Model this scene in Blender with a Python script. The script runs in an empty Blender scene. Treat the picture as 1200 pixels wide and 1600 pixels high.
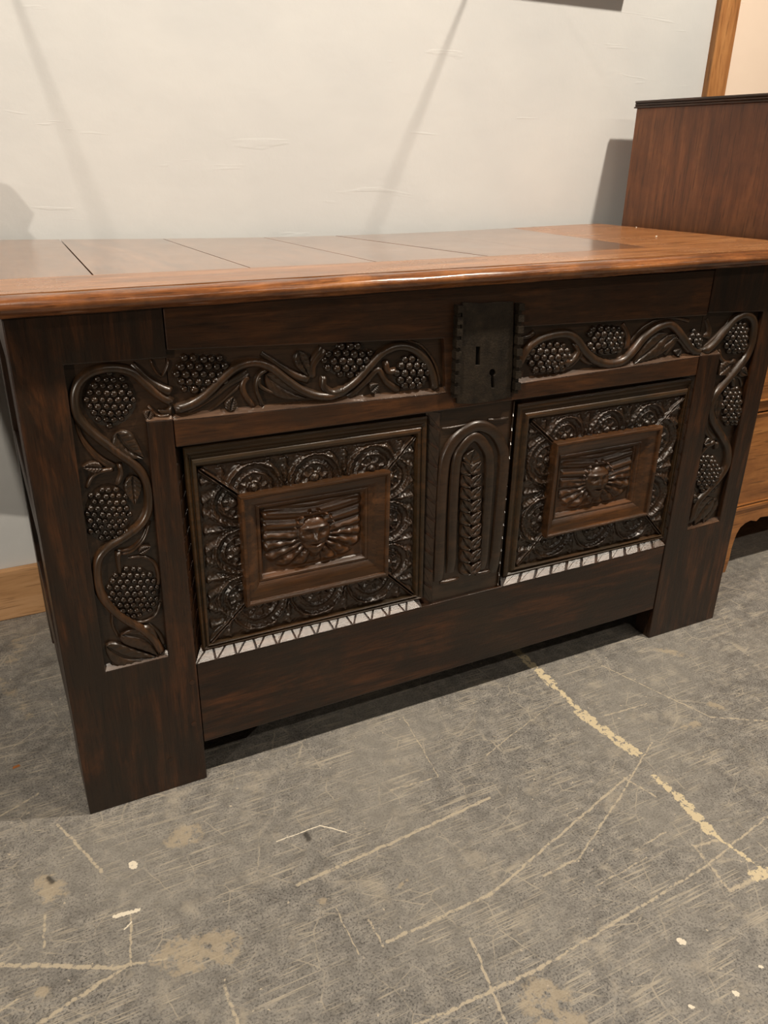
import bpy, bmesh, math, random
import numpy as np
from mathutils import Vector, Matrix, Euler
from mathutils.geometry import tessellate_polygon
random.seed(7)
scene = bpy.context.scene
COL = scene.collection

# ------------------------------------------------------------------ camera
FPX = 1241.7
CAM_LOC = Vector((-0.02657, -1.05710, 0.97186))
CAM_ROT = Euler((1.14520658, -0.01724055, -0.46712997), 'XYZ')
cd = bpy.data.cameras.new('camera')
cd.sensor_fit = 'HORIZONTAL'; cd.sensor_width = 36.0; cd.lens = 36.0 * FPX / 1200.0
cd.clip_start = 0.02
cam = bpy.data.objects.new('camera', cd); COL.objects.link(cam)
cam.location = CAM_LOC; cam.rotation_euler = CAM_ROT
scene.camera = cam

# ------------------------------------------------------------------ world, lights, exposure
scene.view_settings.view_transform = 'Standard'
scene.view_settings.look = 'None'
scene.view_settings.gamma = 1.0
scene.view_settings.use_curve_mapping = False
scene.view_settings.exposure = -0.12
world = bpy.data.worlds.new('world'); scene.world = world
world.use_nodes = True
world.node_tree.nodes['Background'].inputs[0].default_value = (1.0, 0.9, 0.78, 1)
world.node_tree.nodes['Background'].inputs[1].default_value = 0.02

def spot(name, loc, target, watts, deg, blend, radius, col):
    l = bpy.data.lights.new(name, 'SPOT'); l.energy = watts; l.spot_size = math.radians(deg)
    l.spot_blend = blend; l.shadow_soft_size = radius; l.color = col
    o = bpy.data.objects.new(name, l); COL.objects.link(o); o.location = loc
    o.rotation_euler = (Vector(target) - Vector(loc)).to_track_quat('-Z', 'Y').to_euler()
    return o
WARM = (1.0, 0.89, 0.75)
spot('ceiling_spot', (1.72, -0.62, 2.72), (1.2, 0.2, 0.5), 265, 110, 0.8, 0.05, WARM)
spot('ceiling_spot', (-0.26, -0.62, 2.72), (0.05, 0.2, 0.3), 165, 88, 0.7, 0.05, WARM)
spot('added_shadow_lamp', (-5.6, -4.3, 1.9), (0.0, 0.6, 0.7), 950, 20, 1.0, 0.05, WARM)  # unseen lamp added to throw the chair's shadow onto the wall
pl_ = bpy.data.lights.new('ceiling_panel', 'AREA'); pl_.shape = 'RECTANGLE'; pl_.size = 4.0; pl_.size_y = 0.10; pl_.energy = 46; pl_.color = WARM
po = bpy.data.objects.new('ceiling_panel', pl_); COL.objects.link(po); po.location = (2.5, -2.55, 2.96)

# ------------------------------------------------------------------ pixel helper (a pixel of the 1200x1600 frame onto a plane)
_RM = CAM_ROT.to_matrix()
def at(px, py, axis, val):
    d = _RM @ Vector(((px - 600) / FPX, -(py - 800) / FPX, -1.0))
    t = (val - CAM_LOC[axis]) / d[axis]
    return CAM_LOC + d * t
def F(px, py, y=0.0):
    p = at(px, py, 1, y); return (p.x, p.z)
def zoomf(ox, oy, s, y=0.0):
    return lambda zx, zy: F(ox + zx / s, oy + zy / s, y)

# ------------------------------------------------------------------ materials
class NT:
    def __init__(self, name):
        self.m = bpy.data.materials.new(name); self.m.use_nodes = True
        self.t = self.m.node_tree; self.t.nodes.clear()
        self.out = self.t.nodes.new('ShaderNodeOutputMaterial')
        self.b = self.t.nodes.new('ShaderNodeBsdfPrincipled')
        self.t.links.new(self.b.outputs[0], self.out.inputs[0])
    def n(self, typ, **kw):
        x = self.t.nodes.new('ShaderNode' + typ)
        for k, v in kw.items(): setattr(x, k, v)
        return x
    def l(self, a, b): self.t.links.new(a, b)
    def put(self, sock, v):
        if hasattr(v, 'is_linked') or isinstance(v, bpy.types.NodeSocket): self.l(v, sock)
        else: sock.default_value = v
    def coord(self, scale=(1, 1, 1), rot=(0, 0, 0), rnd=True):
        tc = self.n('TexCoord'); mp = self.n('Mapping'); v = tc.outputs['Object']
        if rnd:
            oi = self.n('ObjectInfo'); ml = self.n('VectorMath', operation='SCALE'); cx = self.n('CombineXYZ')
            m1 = self.n('Math', operation='MULTIPLY'); m1.inputs[1].default_value = 37.0
            m2 = self.n('Math', operation='MULTIPLY'); m2.inputs[1].default_value = 91.0
            self.l(oi.outputs['Random'], m1.inputs[0]); self.l(oi.outputs['Random'], m2.inputs[0])
            self.l(m1.outputs[0], cx.inputs[0]); self.l(m2.outputs[0], cx.inputs[1]); self.l(m1.outputs[0], cx.inputs[2])
            ad = self.n('VectorMath', operation='ADD'); self.l(v, ad.inputs[0]); self.l(cx.outputs[0], ad.inputs[1]); v = ad.outputs[0]
        self.l(v, mp.inputs[0]); mp.inputs['Scale'].default_value = scale; mp.inputs['Rotation'].default_value = rot
        return mp.outputs[0]
    def noise(self, vec, scale, detail=4, rough=0.55, dist=0.0):
        x = self.n('TexNoise'); self.l(vec, x.inputs['Vector'])
        x.inputs['Scale'].default_value = scale; x.inputs['Detail'].default_value = detail
        x.inputs['Roughness'].default_value = rough; x.inputs['Distortion'].default_value = dist
        return x.outputs['Fac']
    def ramp(self, fac, stops):
        r = self.n('ValToRGB'); self.l(fac, r.inputs[0])
        while len(r.color_ramp.elements) < len(stops): r.color_ramp.elements.new(0.5)
        for e, (p, c) in zip(r.color_ramp.elements, stops):
            e.position = p; e.color = tuple(c) + (1,) if len(c) == 3 else (c[0],) * 3 + (1,)
        return r.outputs[0]
    def mix(self, fac, a, b, mode='MIX'):
        x = self.n('Mix', data_type='RGBA', blend_type=mode)
        self.put(x.inputs[0], fac); self.put(x.inputs[6], a); self.put(x.inputs[7], b)
        return x.outputs[2]
    def math(self, op, a, b=0.0, clamp=False):
        x = self.n('Math', operation=op); x.use_clamp = clamp
        self.put(x.inputs[0], a); self.put(x.inputs[1], b)
        return x.outputs[0]
    def bump(self, h, strength, dist):
        x = self.n('Bump'); self.l(h, x.inputs['Height']); x.inputs['Strength'].default_value = strength
        x.inputs['Distance'].default_value = dist; self.l(x.outputs[0], self.b.inputs['Normal'])
    def done(self, col=None, rough=None, spec=None, coat=0.0):
        if coat: self.b.inputs['Coat Weight'].default_value = coat; self.b.inputs['Coat Roughness'].default_value = 0.12
        if col is not None: self.put(self.b.inputs['Base Color'], col)
        if rough is not None: self.put(self.b.inputs['Roughness'], rough)
        if spec is not None: self.put(self.b.inputs['Specular IOR Level'], spec)
        return self.m

def c4(r, g, b): return (r, g, b, 1)
def wood(name, axis, dark, mid, light, rough=0.35, patina=None, patina_amt=0.6, grain=1.0, bump=0.25, spec=0.5, pores=0.5, coat=0.0):
    t = NT(name)
    s = [85 * grain] * 3; s[axis] = 6 * grain
    v = t.coord(tuple(s)); g1 = t.noise(v, 1.0, 6, 0.68, 0.35)
    s2 = [16 * grain] * 3; s2[axis] = 3.0 * grain
    v2 = t.coord(tuple(s2)); g2 = t.noise(v2, 1.0, 5, 0.66, 1.4)
    f = t.math('ADD', t.math('MULTIPLY', g1, 0.45), t.math('MULTIPLY', g2, 0.55))
    col = t.ramp(f, [(0.36, dark), (0.5, mid), (0.64, light)])
    v3 = t.coord((1, 1, 1)); big = t.noise(v3, 7.0, 6, 0.68)
    if patina:
        m = t.ramp(big, [(0.44, (0,)), (0.60, (patina_amt,))])
        col = t.mix(m, col, c4(*patina))
    s4 = [420 * grain] * 3; s4[axis] = 22 * grain
    po = t.noise(t.coord(tuple(s4)), 1.0, 2, 0.5)
    col = t.mix(t.ramp(po, [(0.34, (pores,)), (0.42, (0,))]), col, c4(*(x * 0.45 for x in dark)))
    fine = t.noise(v3, 200.0, 3, 0.6)
    t.bump(t.math('ADD', t.math('MULTIPLY', g1, 0.5), t.math('ADD', t.math('MULTIPLY', po, 0.35), t.math('MULTIPLY', fine, 0.35))), bump, 0.0022)
    r = t.math('ADD', t.math('MULTIPLY', big, 0.2), rough - 0.1)
    return t.done(col, r, spec, coat)

DK, MD, LT = (0.009, 0.0045, 0.0025), (0.026, 0.0105, 0.0042), (0.085, 0.030, 0.0095)
M = {}
M['oakX'] = wood('oak_dark_x', 0, DK, MD, LT, 0.36, (0.016, 0.010, 0.0058), 0.75, bump=0.4)
M['oakZ'] = wood('oak_dark_z', 2, DK, MD, LT, 0.36, (0.016, 0.010, 0.0058), 0.75, bump=0.4)
M['oakY'] = wood('oak_dark_y', 1, DK, MD, LT, 0.40)
M['oakworn'] = wood('oak_worn_x', 0, (0.020, 0.009, 0.0045), (0.050, 0.020, 0.008), (0.11, 0.042, 0.014), 0.34, (0.025, 0.014, 0.008), 0.6)
M['carve'] = wood('oak_carved', 0, (0.013, 0.0085, 0.005), (0.026, 0.015, 0.008), (0.055, 0.028, 0.013), 0.33, (0.045, 0.020, 0.009), 0.5, bump=0.15, spec=0.6)
M['vine'] = wood('oak_vine', 2, (0.018, 0.010, 0.005), (0.040, 0.020, 0.009), (0.085, 0.036, 0.014), 0.32, (0.02, 0.013, 0.007), 0.5, bump=0.12, spec=0.6)
M['grape'] = wood('oak_grape', 2, (0.010, 0.0065, 0.004), (0.022, 0.012, 0.0065), (0.04, 0.02, 0.009), 0.25, None, bump=0.06, spec=0.65)
M['mould'] = wood('oak_moulding', 0, (0.018, 0.010, 0.0045), (0.038, 0.020, 0.008), (0.085, 0.036, 0.012), 0.34, (0.03, 0.020, 0.008), 0.5, spec=0.5)
M['mouldin'] = wood('oak_moulding_inner', 0, (0.022, 0.010, 0.0045), (0.060, 0.025, 0.009), (0.13, 0.052, 0.017), 0.32, (0.03, 0.016, 0.007), 0.5)
M['lidY'] = wood('lid_planks', 1, (0.11, 0.053, 0.027), (0.23, 0.105, 0.048), (0.34, 0.16, 0.07), 0.17, (0.20, 0.105, 0.058), 0.7, bump=0.04, spec=0.6, coat=0.45)
M['lidX'] = wood('lid_front_board', 0, (0.14, 0.058, 0.022), (0.30, 0.122, 0.042), (0.46, 0.20, 0.07), 0.26, (0.30, 0.15, 0.07), 0.4, bump=0.04, spec=0.5, coat=0.1)
M['lidedge'] = wood('lid_edge', 0, (0.05, 0.019, 0.008), (0.22, 0.078, 0.026), (0.42, 0.17, 0.055), 0.2, (0.075, 0.03, 0.014), 0.6, bump=0.08, spec=0.6)
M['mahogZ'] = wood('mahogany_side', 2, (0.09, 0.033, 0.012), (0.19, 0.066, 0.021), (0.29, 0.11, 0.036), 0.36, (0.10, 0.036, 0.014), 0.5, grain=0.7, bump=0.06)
M['mahogX_lit'] = wood('mahogany_front_lit', 0, (0.22, 0.085, 0.024), (0.42, 0.17, 0.048), (0.56, 0.25, 0.075), 0.34, (0.25, 0.095, 0.03), 0.5, grain=0.7, bump=0.06)  # drawer front tone lightened in colour for the strong light on it
M['mahogdark'] = wood('mahogany_dark_edge', 1, (0.016, 0.008, 0.005), (0.035, 0.016, 0.009), (0.07, 0.03, 0.015), 0.38, None, bump=0.08)
M['pine'] = wood('pine_baseboard', 0, (0.36, 0.19, 0.085), (0.50, 0.28, 0.13), (0.60, 0.36, 0.19), 0.5, None, grain=0.6, bump=0.06, spec=0.3)
M['post'] = wood('pine_post', 2, (0.24, 0.095, 0.03), (0.40, 0.18, 0.06), (0.54, 0.27, 0.10), 0.45, (0.30, 0.12, 0.04), 0.4, grain=0.7, bump=0.06, spec=0.35)

def iron():
    t = NT('old_iron'); v = t.coord(rnd=False); a = t.noise(v, 45, 6, 0.7); b = t.noise(v, 350, 3, 0.6)
    col = t.ramp(a, [(0.3, (0.010, 0.007, 0.0045)), (0.6, (0.034, 0.024, 0.015)), (0.8, (0.075, 0.05, 0.03))])
    t.bump(t.math('ADD', a, b), 0.5, 0.002); t.b.inputs['Metallic'].default_value = 0.35
    return t.done(col, 0.5)
M['iron'] = iron()
def plain(name, col, rough=0.6, spec=0.3, metallic=0.0):
    t = NT(name); v = t.coord(rnd=False); a = t.noise(v, 30, 4, 0.6)
    t.b.inputs['Metallic'].default_value = metallic
    return t.done(t.ramp(a, [(0.3, tuple(x * 0.85 for x in col)), (0.7, tuple(min(1, x * 1.1) for x in col))]), rough, spec)
M['black'] = plain('black_void', (0.004, 0.003, 0.002), 0.9, 0.1)
M['brass'] = plain('brass', (0.45, 0.3, 0.1), 0.35, 0.5, 1.0)
M['velvet'] = plain('velvet_upholstery', (0.09, 0.03, 0.03), 0.8, 0.2)
M['canvas'] = plain('painted_canvas', (0.30, 0.24, 0.17), 0.7, 0.2)
M['lint'] = plain('paint_flake', (0.8, 0.75, 0.65), 0.8, 0.2)
M['chip'] = plain('wood_chip', (0.42, 0.16, 0.05), 0.7, 0.2)

def plaster(name, c1, c2):
    t = NT(name); v = t.coord(rnd=False)
    a = t.noise(v, 2.2, 4, 0.55); b = t.noise(v, 28, 5, 0.6); c = t.noise(v, 9, 3, 0.6)
    vs = t.coord((3, 3, 26), rnd=False); st = t.noise(vs, 1.0, 3, 0.6, 0.5)
    col = t.ramp(a, [(0.35, c1), (0.65, c2)])
    ridge = t.ramp(st, [(0.66, (0,)), (0.70, (1,))])
    h = t.math('ADD', t.math('MULTIPLY', b, 0.5), t.math('ADD', t.math('MULTIPLY', c, 1.0), t.math('MULTIPLY', ridge, 0.25)))
    t.bump(h, 0.22, 0.006)
    return t.done(col, 0.62, 0.3)
M['wall'] = plaster('painted_plaster', (0.545, 0.555, 0.555), (0.605, 0.61, 0.60))
M['wallpink_lit'] = plaster('plaster_pink_lamplit', (0.78, 0.64, 0.52), (0.82, 0.68, 0.56))  # cream-pink paint, its colour brightened to carry warm lamp light
M['wallfar'] = plaster('painted_plaster_far', (0.24, 0.22, 0.19), (0.28, 0.255, 0.22))
M['ceiling'] = plaster('ceiling_paint', (0.42, 0.40, 0.37), (0.46, 0.44, 0.40))

def seg_group():
    g = bpy.data.node_groups.new('segment_mask', 'ShaderNodeTree')
    I = g.interface
    for nm, tp in (('P', 'NodeSocketVector'), ('A', 'NodeSocketVector'), ('B', 'NodeSocketVector'), ('W', 'NodeSocketFloat'), ('S', 'NodeSocketFloat')):
        I.new_socket(nm, in_out='INPUT', socket_type=tp)
    I.new_socket('Mask', in_out='OUTPUT', socket_type='NodeSocketFloat')
    gi = g.nodes.new('NodeGroupInput'); go = g.nodes.new('NodeGroupOutput'); L = g.links.new
    def vm(op, a, b=None):
        x = g.nodes.new('ShaderNodeVectorMath'); x.operation = op; L(a, x.inputs[0])
        if b is not None: L(b, x.inputs[3] if op == 'SCALE' else x.inputs[1])
        return x
    pa = vm('SUBTRACT', gi.outputs[0], gi.outputs[1]); ba = vm('SUBTRACT', gi.outputs[2], gi.outputs[1])
    d1 = vm('DOT_PRODUCT', pa.outputs[0], ba.outputs[0]); d2 = vm('DOT_PRODUCT', ba.outputs[0], ba.outputs[0])
    dv = g.nodes.new('ShaderNodeMath'); dv.operation = 'DIVIDE'; dv.use_clamp = True
    L(d1.outputs['Value'], dv.inputs[0]); L(d2.outputs['Value'], dv.inputs[1])
    pr = vm('SCALE', ba.outputs[0], dv.outputs[0]); df = vm('SUBTRACT', pa.outputs[0], pr.outputs[0]); ln = vm('LENGTH', df.outputs[0])
    sb = g.nodes.new('ShaderNodeMath'); sb.operation = 'SUBTRACT'; L(gi.outputs[3], sb.inputs[0]); L(ln.outputs['Value'], sb.inputs[1])
    d3 = g.nodes.new('ShaderNodeMath'); d3.operation = 'DIVIDE'; d3.use_clamp = True; L(sb.outputs[0], d3.inputs[0]); L(gi.outputs[4], d3.inputs[1])
    L(d3.outputs[0], go.inputs[0])
    return g

def floor_mat():
    t = NT('worn_stone_floor'); G = seg_group()
    P0 = t.coord(rnd=False)
    dn = t.n('TexNoise'); t.l(P0, dn.inputs['Vector']); dn.inputs['Scale'].default_value = 55; dn.inputs['Detail'].default_value = 2
    sc = t.n('VectorMath', operation='SCALE'); t.l(dn.outputs['Color'], sc.inputs[0]); sc.inputs[3].default_value = 0.007
    ad = t.n('VectorMath', operation='ADD'); t.l(P0, ad.inputs[0]); t.l(sc.outputs[0], ad.inputs[1])
    sb = t.n('VectorMath', operation='SUBTRACT'); t.l(ad.outputs[0], sb.inputs[0]); sb.inputs[1].default_value = (0.0035, 0.0035, 0.0035)
    fl = t.n('VectorMath', operation='MULTIPLY'); t.l(sb.outputs[0], fl.inputs[0]); fl.inputs[1].default_value = (1, 1, 0)
    P = fl.outputs[0]
    def segs(lst, WS=1.0):
        acc = None
        for (x0, y0, x1, y1, w, s) in lst:
            w *= WS
            a = at(x0, y0, 2, 0); b = at(x1, y1, 2, 0)
            n = t.n('Group'); n.node_tree = G
            if acc is None: t.l(P, n.inputs[0])
            else:
                q = t.n('VectorMath', operation='MULTIPLY_ADD'); t.l(acc, q.inputs[0]); q.inputs[1].default_value = (1e-8, 1e-8, 0); t.l(P, q.inputs[2]); t.l(q.outputs[0], n.inputs[0])
            n.inputs[1].default_value = (a.x, a.y, 0); n.inputs[2].default_value = (b.x + 1e-4, b.y, 0)
            n.inputs[3].default_value = w; n.inputs[4].default_value = s
            acc = n.outputs[0] if acc is None else t.math('MAXIMUM', acc, n.outputs[0])
        return acc
    sm = t.noise(P0, 320, 3, 0.7); md = t.noise(P0, 42, 5, 0.68); bg = t.noise(P0, 3.0, 3, 0.6)
    col = t.ramp(md, [(0.30, (0.135, 0.126, 0.113)), (0.50, (0.215, 0.203, 0.184)), (0.70, (0.34, 0.315, 0.275))])
    col = t.mix(t.ramp(sm, [(0.38, (0.85,)), (0.5, (0,))]), col, c4(0.052, 0.047, 0.044))
    col = t.mix(t.ramp(sm, [(0.58, (0,)), (0.72, (0.55,))]), col, c4(0.33, 0.295, 0.24))
    col = t.mix(t.ramp(bg, [(0.45, (0,)), (0.66, (0.5,))]), col, c4(0.28, 0.26, 0.225))
    dust = t.noise(P0, 11, 5, 0.72)
    col = t.mix(t.ramp(dust, [(0.57, (0,)), (0.68, (0.55,))]), col, c4(0.39, 0.345, 0.275))
    acc = None
    for rot, sx, th in ((0.35, 170, 0.69), (1.15, 150, 0.70), (-0.5, 190, 0.70), (2.2, 210, 0.69), (0.62, 110, 0.70)):
        v = t.coord((2.6, sx, 1), (0, 0, rot), rnd=False); k = t.noise(v, 1.0, 2, 0.5, 0.15)
        k = t.ramp(k, [(th - 0.03, (0,)), (th + 0.02, (1,))])
        acc = k if acc is None else t.math('MAXIMUM', acc, k)
    for rot, sx, th in ((0.1, 330, 0.66), (0.9, 300, 0.67), (1.9, 280, 0.67), (2.6, 340, 0.66)):
        v = t.coord((11, sx, 1), (0, 0, rot), rnd=False); k = t.noise(v, 1.0, 1, 0.5, 0.1)
        acc = t.math('MAXIMUM', acc, t.ramp(k, [(th - 0.02, (0,)), (th + 0.03, (0.9,))]))
    vo = t.n('TexVoronoi', feature='DISTANCE_TO_EDGE'); t.l(P, vo.inputs['Vector']); vo.inputs['Scale'].default_value = 13
    acc = t.math('MAXIMUM', acc, t.ramp(vo.outputs['Distance'], [(0.004, (0.8,)), (0.014, (0,))]))
    brk = t.ramp(t.noise(P0, 16, 4, 0.6), [(0.42, (0,)), (0.60, (0.85,))])
    col = t.mix(t.math('MULTIPLY', acc, brk), col, c4(0.42, 0.37, 0.29))
    scr = segs([(465, 1383, 765, 1247, 0.0042, 0.002), (605, 1472, 770, 1395, 0.0045, 0.003), (770, 1395, 985, 1210, 0.0034, 0.002),
                (1018, 1160, 975, 1235, 0.0022, 0.001), (975, 1235, 905, 1340, 0.0036, 0.003), (905, 1340, 850, 1368, 0.006, 0.006),
                (560, 1640, 700, 1580, 0.005, 0.004), (700, 1580, 850, 1510, 0.0048, 0.003), (850, 1510, 1100, 1355, 0.0040, 0.003), (1100, 1355, 1200, 1275, 0.003, 0.002),
                (0, 1508, 185, 1511, 0.0055, 0.003), (185, 1511, 260, 1498, 0.004, 0.003), (200, 1508, 90, 1580, 0.0048, 0.003), (90, 1580, 40, 1615, 0.006, 0.004),
                (90, 1288, 160, 1362, 0.0045, 0.003), (205, 1430, 204, 1510, 0.0025, 0.0015), (70, 1430, 68, 1480, 0.004, 0.003),
                (735, 1465, 790, 1600, 0.0034, 0.002), (525, 1420, 560, 1490, 0.0022, 0.002), (575, 1435, 600, 1480, 0.003, 0.002), (760, 1180, 830, 1125, 0.0024, 0.002),
                (830, 1125, 870, 1095, 0.0022, 0.002), (940, 1040, 1110, 1120, 0.0028, 0.002), (1110, 1120, 1200, 1127, 0.006, 0.006),
                (945, 1118, 1010, 1100, 0.0035, 0.003), (0, 1275, 60, 1240, 0.003, 0.002), (20, 1168, 80, 1125, 0.002, 0.002),
                (630, 1120, 685, 1213, 0.003, 0.003), (685, 1213, 610, 1235, 0.003, 0.003), (1085, 1322, 1140, 1392, 0.0065, 0.006), (1140, 1392, 1200, 1362, 0.008, 0.006),
                (1085, 1322, 1125, 1312, 0.006, 0.005), (350, 1540, 372, 1600, 0.005, 0.004), (0, 1580, 30, 1560, 0.003, 0.002),
                (1010, 1340, 930, 1385, 0.003, 0.003), (1040, 1300, 990, 1330, 0.003, 0.003), (975, 1215, 1025, 1245, 0.003, 0.002)], 0.92)
    scr = t.ramp(t.math('MULTIPLY', scr, t.math('ADD', t.math('MULTIPLY', t.noise(P0, 130, 3, 0.75), 4.5), -1.25)), [(0.45, (0,)), (0.95, (1,))])
    col = t.mix(t.math('MULTIPLY', scr, 0.95), col, c4(0.46, 0.395, 0.295))
    st = segs([(275, 1312, 300, 1302, 0.030, 0.018), (285, 1492, 340, 1482, 0.042, 0.020), (70, 1378, 85, 1395, 0.028, 0.018), (240, 1500, 300, 1495, 0.016, 0.01),
               (65, 1550, 66, 1552, 0.013, 0.01), (505, 1408, 500, 1410, 0.010, 0.008), (1030, 1015, 1060, 1022, 0.022, 0.02), (1110, 1100, 1130, 1108, 0.016, 0.015),
               (1090, 1130, 1070, 1137, 0.014, 0.012), (620, 1390, 635, 1375, 0.007, 0.006), (850, 1560, 880, 1600, 0.05, 0.03), (20, 1030, 30, 1000, 0.03, 0.03), (0, 1060, 50, 1120, 0.03, 0.04)])
    st = t.ramp(t.math('MULTIPLY', st, t.math('ADD', t.math('MULTIPLY', t.noise(P0, 45, 3, 0.75), 5.0), -1.5)), [(0.5, (0,)), (1.0, (1,))])
    col = t.mix(t.math('MULTIPLY', st, 0.62), col, c4(0.42, 0.345, 0.24))
    pt = segs([(800, 1010, 862, 1068, 0.017, 0.011), (862, 1068, 905, 1110, 0.013, 0.012), (905, 1112, 992, 1176, 0.017, 0.009), (1024, 1215, 1062, 1246, 0.012, 0.009),
               (1060, 1245, 1110, 1300, 0.016, 0.010), (1110, 1300, 1200, 1365, 0.008, 0.008), (1178, 1368, 1200, 1362, 0.014, 0.008)])
    pt = t.ramp(t.math('MULTIPLY', pt, t.math('ADD', t.math('MULTIPLY', t.noise(P0, 85, 3, 0.75), 5.0), -1.5)), [(0.62, (0,)), (0.8, (1,))])
    col = t.mix(t.math('MULTIPLY', pt, 0.95), col, c4(0.62, 0.52, 0.34))
    sp = segs([(207, 1350, 208, 1352, 0.009, 0.005), (180, 1432, 215, 1422, 0.006, 0.005), (195, 1452, 205, 1440, 0.002, 0.002), (1063, 1470, 1066, 1471, 0.007, 0.004),
               (1150, 1552, 1152, 1553, 0.006, 0.004), (1080, 1573, 1082, 1574, 0.005, 0.004), (1188, 1510, 1189, 1511, 0.004, 0.003), (432, 1315, 500, 1290, 0.0015, 0.001), (500, 1290, 540, 1300, 0.0015, 0.001)])
    sp = t.ramp(t.math('MULTIPLY', sp, t.math('ADD', t.math('MULTIPLY', t.noise(P0, 160, 3, 0.75), 3.6), -0.8)), [(0.45, (0,)), (0.6, (1,))])
    col = t.mix(t.math('MULTIPLY', sp, 0.95), col, c4(0.78, 0.70, 0.56))
    dk = segs([(478, 1303, 482, 1312, 0.006, 0.004), (75, 1372, 82, 1378, 0.006, 0.004)])
    col = t.mix(t.math('MULTIPLY', dk, 0.8), col, c4(0.03, 0.025, 0.02))
    fleck = t.ramp(t.noise(P0, 95, 2, 0.5), [(0.715, (0,)), (0.74, (0.85,))])
    col = t.mix(fleck, col, c4(0.50, 0.43, 0.33))
    t.bump(t.math('ADD', sm, md), 0.25, 0.002)
    r = t.math('ADD', t.math('MULTIPLY', md, 0.3), 0.38)
    return t.done(col, r, 0.4)
M['floor'] = floor_mat()

# ------------------------------------------------------------------ mesh helpers
class MB:
    def __init__(self): self.v = []; self.f = []
    def add(self, vs, fs):
        o = len(self.v); self.v += [tuple(x) for x in vs]; self.f += [tuple(i + o for i in f) for f in fs]; return self
    def box(self, x0, x1, y0, y1, z0, z1):
        v = [(x, y, z) for x in (x0, x1) for y in (y0, y1) for z in (z0, z1)]
        return self.add(v, [(0, 1, 3, 2), (4, 6, 7, 5), (0, 4, 5, 1), (2, 3, 7, 6), (0, 2, 6, 4), (1, 5, 7, 3)])
    def prism(self, poly, y0, y1):
        """poly: (x,z) outline, extruded from y0 (front) to y1"""
        n = len(poly)
        v = [(x, y0, z) for x, z in poly] + [(x, y1, z) for x, z in poly]
        tri = tessellate_polygon([[Vector((x, z, 0)) for x, z in poly]])
        f = [tuple(t) for t in tri] + [tuple(i + n for i in reversed(t)) for t in tri]
        f += [(i, (i + 1) % n, (i + 1) % n + n, i + n) for i in range(n)]
        return self.add(v, f)
    def holed(self, outer, holes, y0, y1):
        loops = [outer] + holes
        pts = [p for l in loops for p in l]; n = len(pts)
        tri = tessellate_polygon([[Vector((x, z, 0)) for x, z in l] for l in loops])
        v = [(x, y0, z) for x, z in pts] + [(x, y1, z) for x, z in pts]
        f = [tuple(t) for t in tri] + [tuple(i + n for i in reversed(t)) for t in tri]
        o = 0
        for l in loops:
            k = len(l); f += [(o + i, o + (i + 1) % k, o + (i + 1) % k + n, o + i + n) for i in range(k)]; o += k
        return self.add(v, f)
    def lathe(self, prof, c, n=24):
        vs = []; fs = []
        for r, z in prof:
            for i in range(n):
                a = 2 * math.pi * i / n; vs.append((c[0] + r * math.cos(a), c[1] + r * math.sin(a), c[2] + z))
        for k in range(len(prof) - 1):
            for i in range(n): fs.append((k * n + i, k * n + (i + 1) % n, (k + 1) * n + (i + 1) % n, (k + 1) * n + i))
        fs += [tuple(range(n)), tuple(range((len(prof) - 1) * n, len(prof) * n))]
        return self.add(vs, fs)
    def sweep3(self, pts, rads, n=10):
        """round tube through 3-D points"""
        pts = [Vector(p) for p in pts]; vs = []; fs = []; up = Vector((0.31, 0.2, 0.93))
        for i, p in enumerate(pts):
            d = (pts[min(i + 1, len(pts) - 1)] - pts[max(i - 1, 0)]).normalized()
            a = d.cross(up).normalized(); b = d.cross(a)
            r = rads[i] if isinstance(rads, (list, tuple)) else rads
            for k in range(n):
                t = 2 * math.pi * k / n; vs.append(p + (a * math.cos(t) + b * math.sin(t)) * r)
        for i in range(len(pts) - 1):
            for k in range(n): fs.append((i * n + k, i * n + (k + 1) % n, (i + 1) * n + (k + 1) % n, (i + 1) * n + k))
        fs += [tuple(range(n)), tuple(range((len(pts) - 1) * n, len(pts) * n))]
        return self.add(vs, fs)
    def grid(self, P):
        """P: array (rows, cols, 3)"""
        r, c = P.shape[:2]; o = len(self.v)
        self.v += [tuple(x) for x in P.reshape(-1, 3).tolist()]
        for i in range(r - 1):
            for j in range(c - 1):
                a = o + i * c + j; self.f.append((a, a + 1, a + c + 1, a + c))
        return self
    def build(self, name, mat, parent=None, smooth=False, bevel=0.0, angle=40, recalc=True, jig=0.0):
        me = bpy.data.meshes.new(name); me.from_pydata(self.v, [], self.f)
        if recalc or bevel or jig:
            bm = bmesh.new(); bm.from_mesh(me)
            if bevel: bmesh.ops.remove_doubles(bm, verts=bm.verts, dist=1e-6)
            if recalc: bmesh.ops.recalc_face_normals(bm, faces=bm.faces)
            if bevel:
                bmesh.ops.dissolve_limit(bm, angle_limit=0.01, verts=bm.verts, edges=bm.edges)
                es = [e for e in bm.edges if len(e.link_faces) == 2 and e.calc_face_angle(0) > math.radians(35)]
                bmesh.ops.bevel(bm, geom=es, offset=bevel, segments=2, profile=0.5, affect='EDGES', clamp_overlap=True)
            bm.to_mesh(me); bm.free()
        o = bpy.data.objects.new(name, me); COL.objects.link(o); me.materials.append(mat)
        if smooth:
            for p in me.polygons: p.use_smooth = True
            if angle: me.set_sharp_from_angle(angle=math.radians(angle))
        if parent is not None:
            o.parent = parent
            r = parent
            while r.parent: r = r.parent
            if parent is r: o.location = -r.location
        return o
def tag(o, label, cat, group=None, kind=None):
    o['label'] = label
    if cat: o['category'] = cat
    if group: o['group'] = group
    if kind: o['kind'] = kind
    return o
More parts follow.
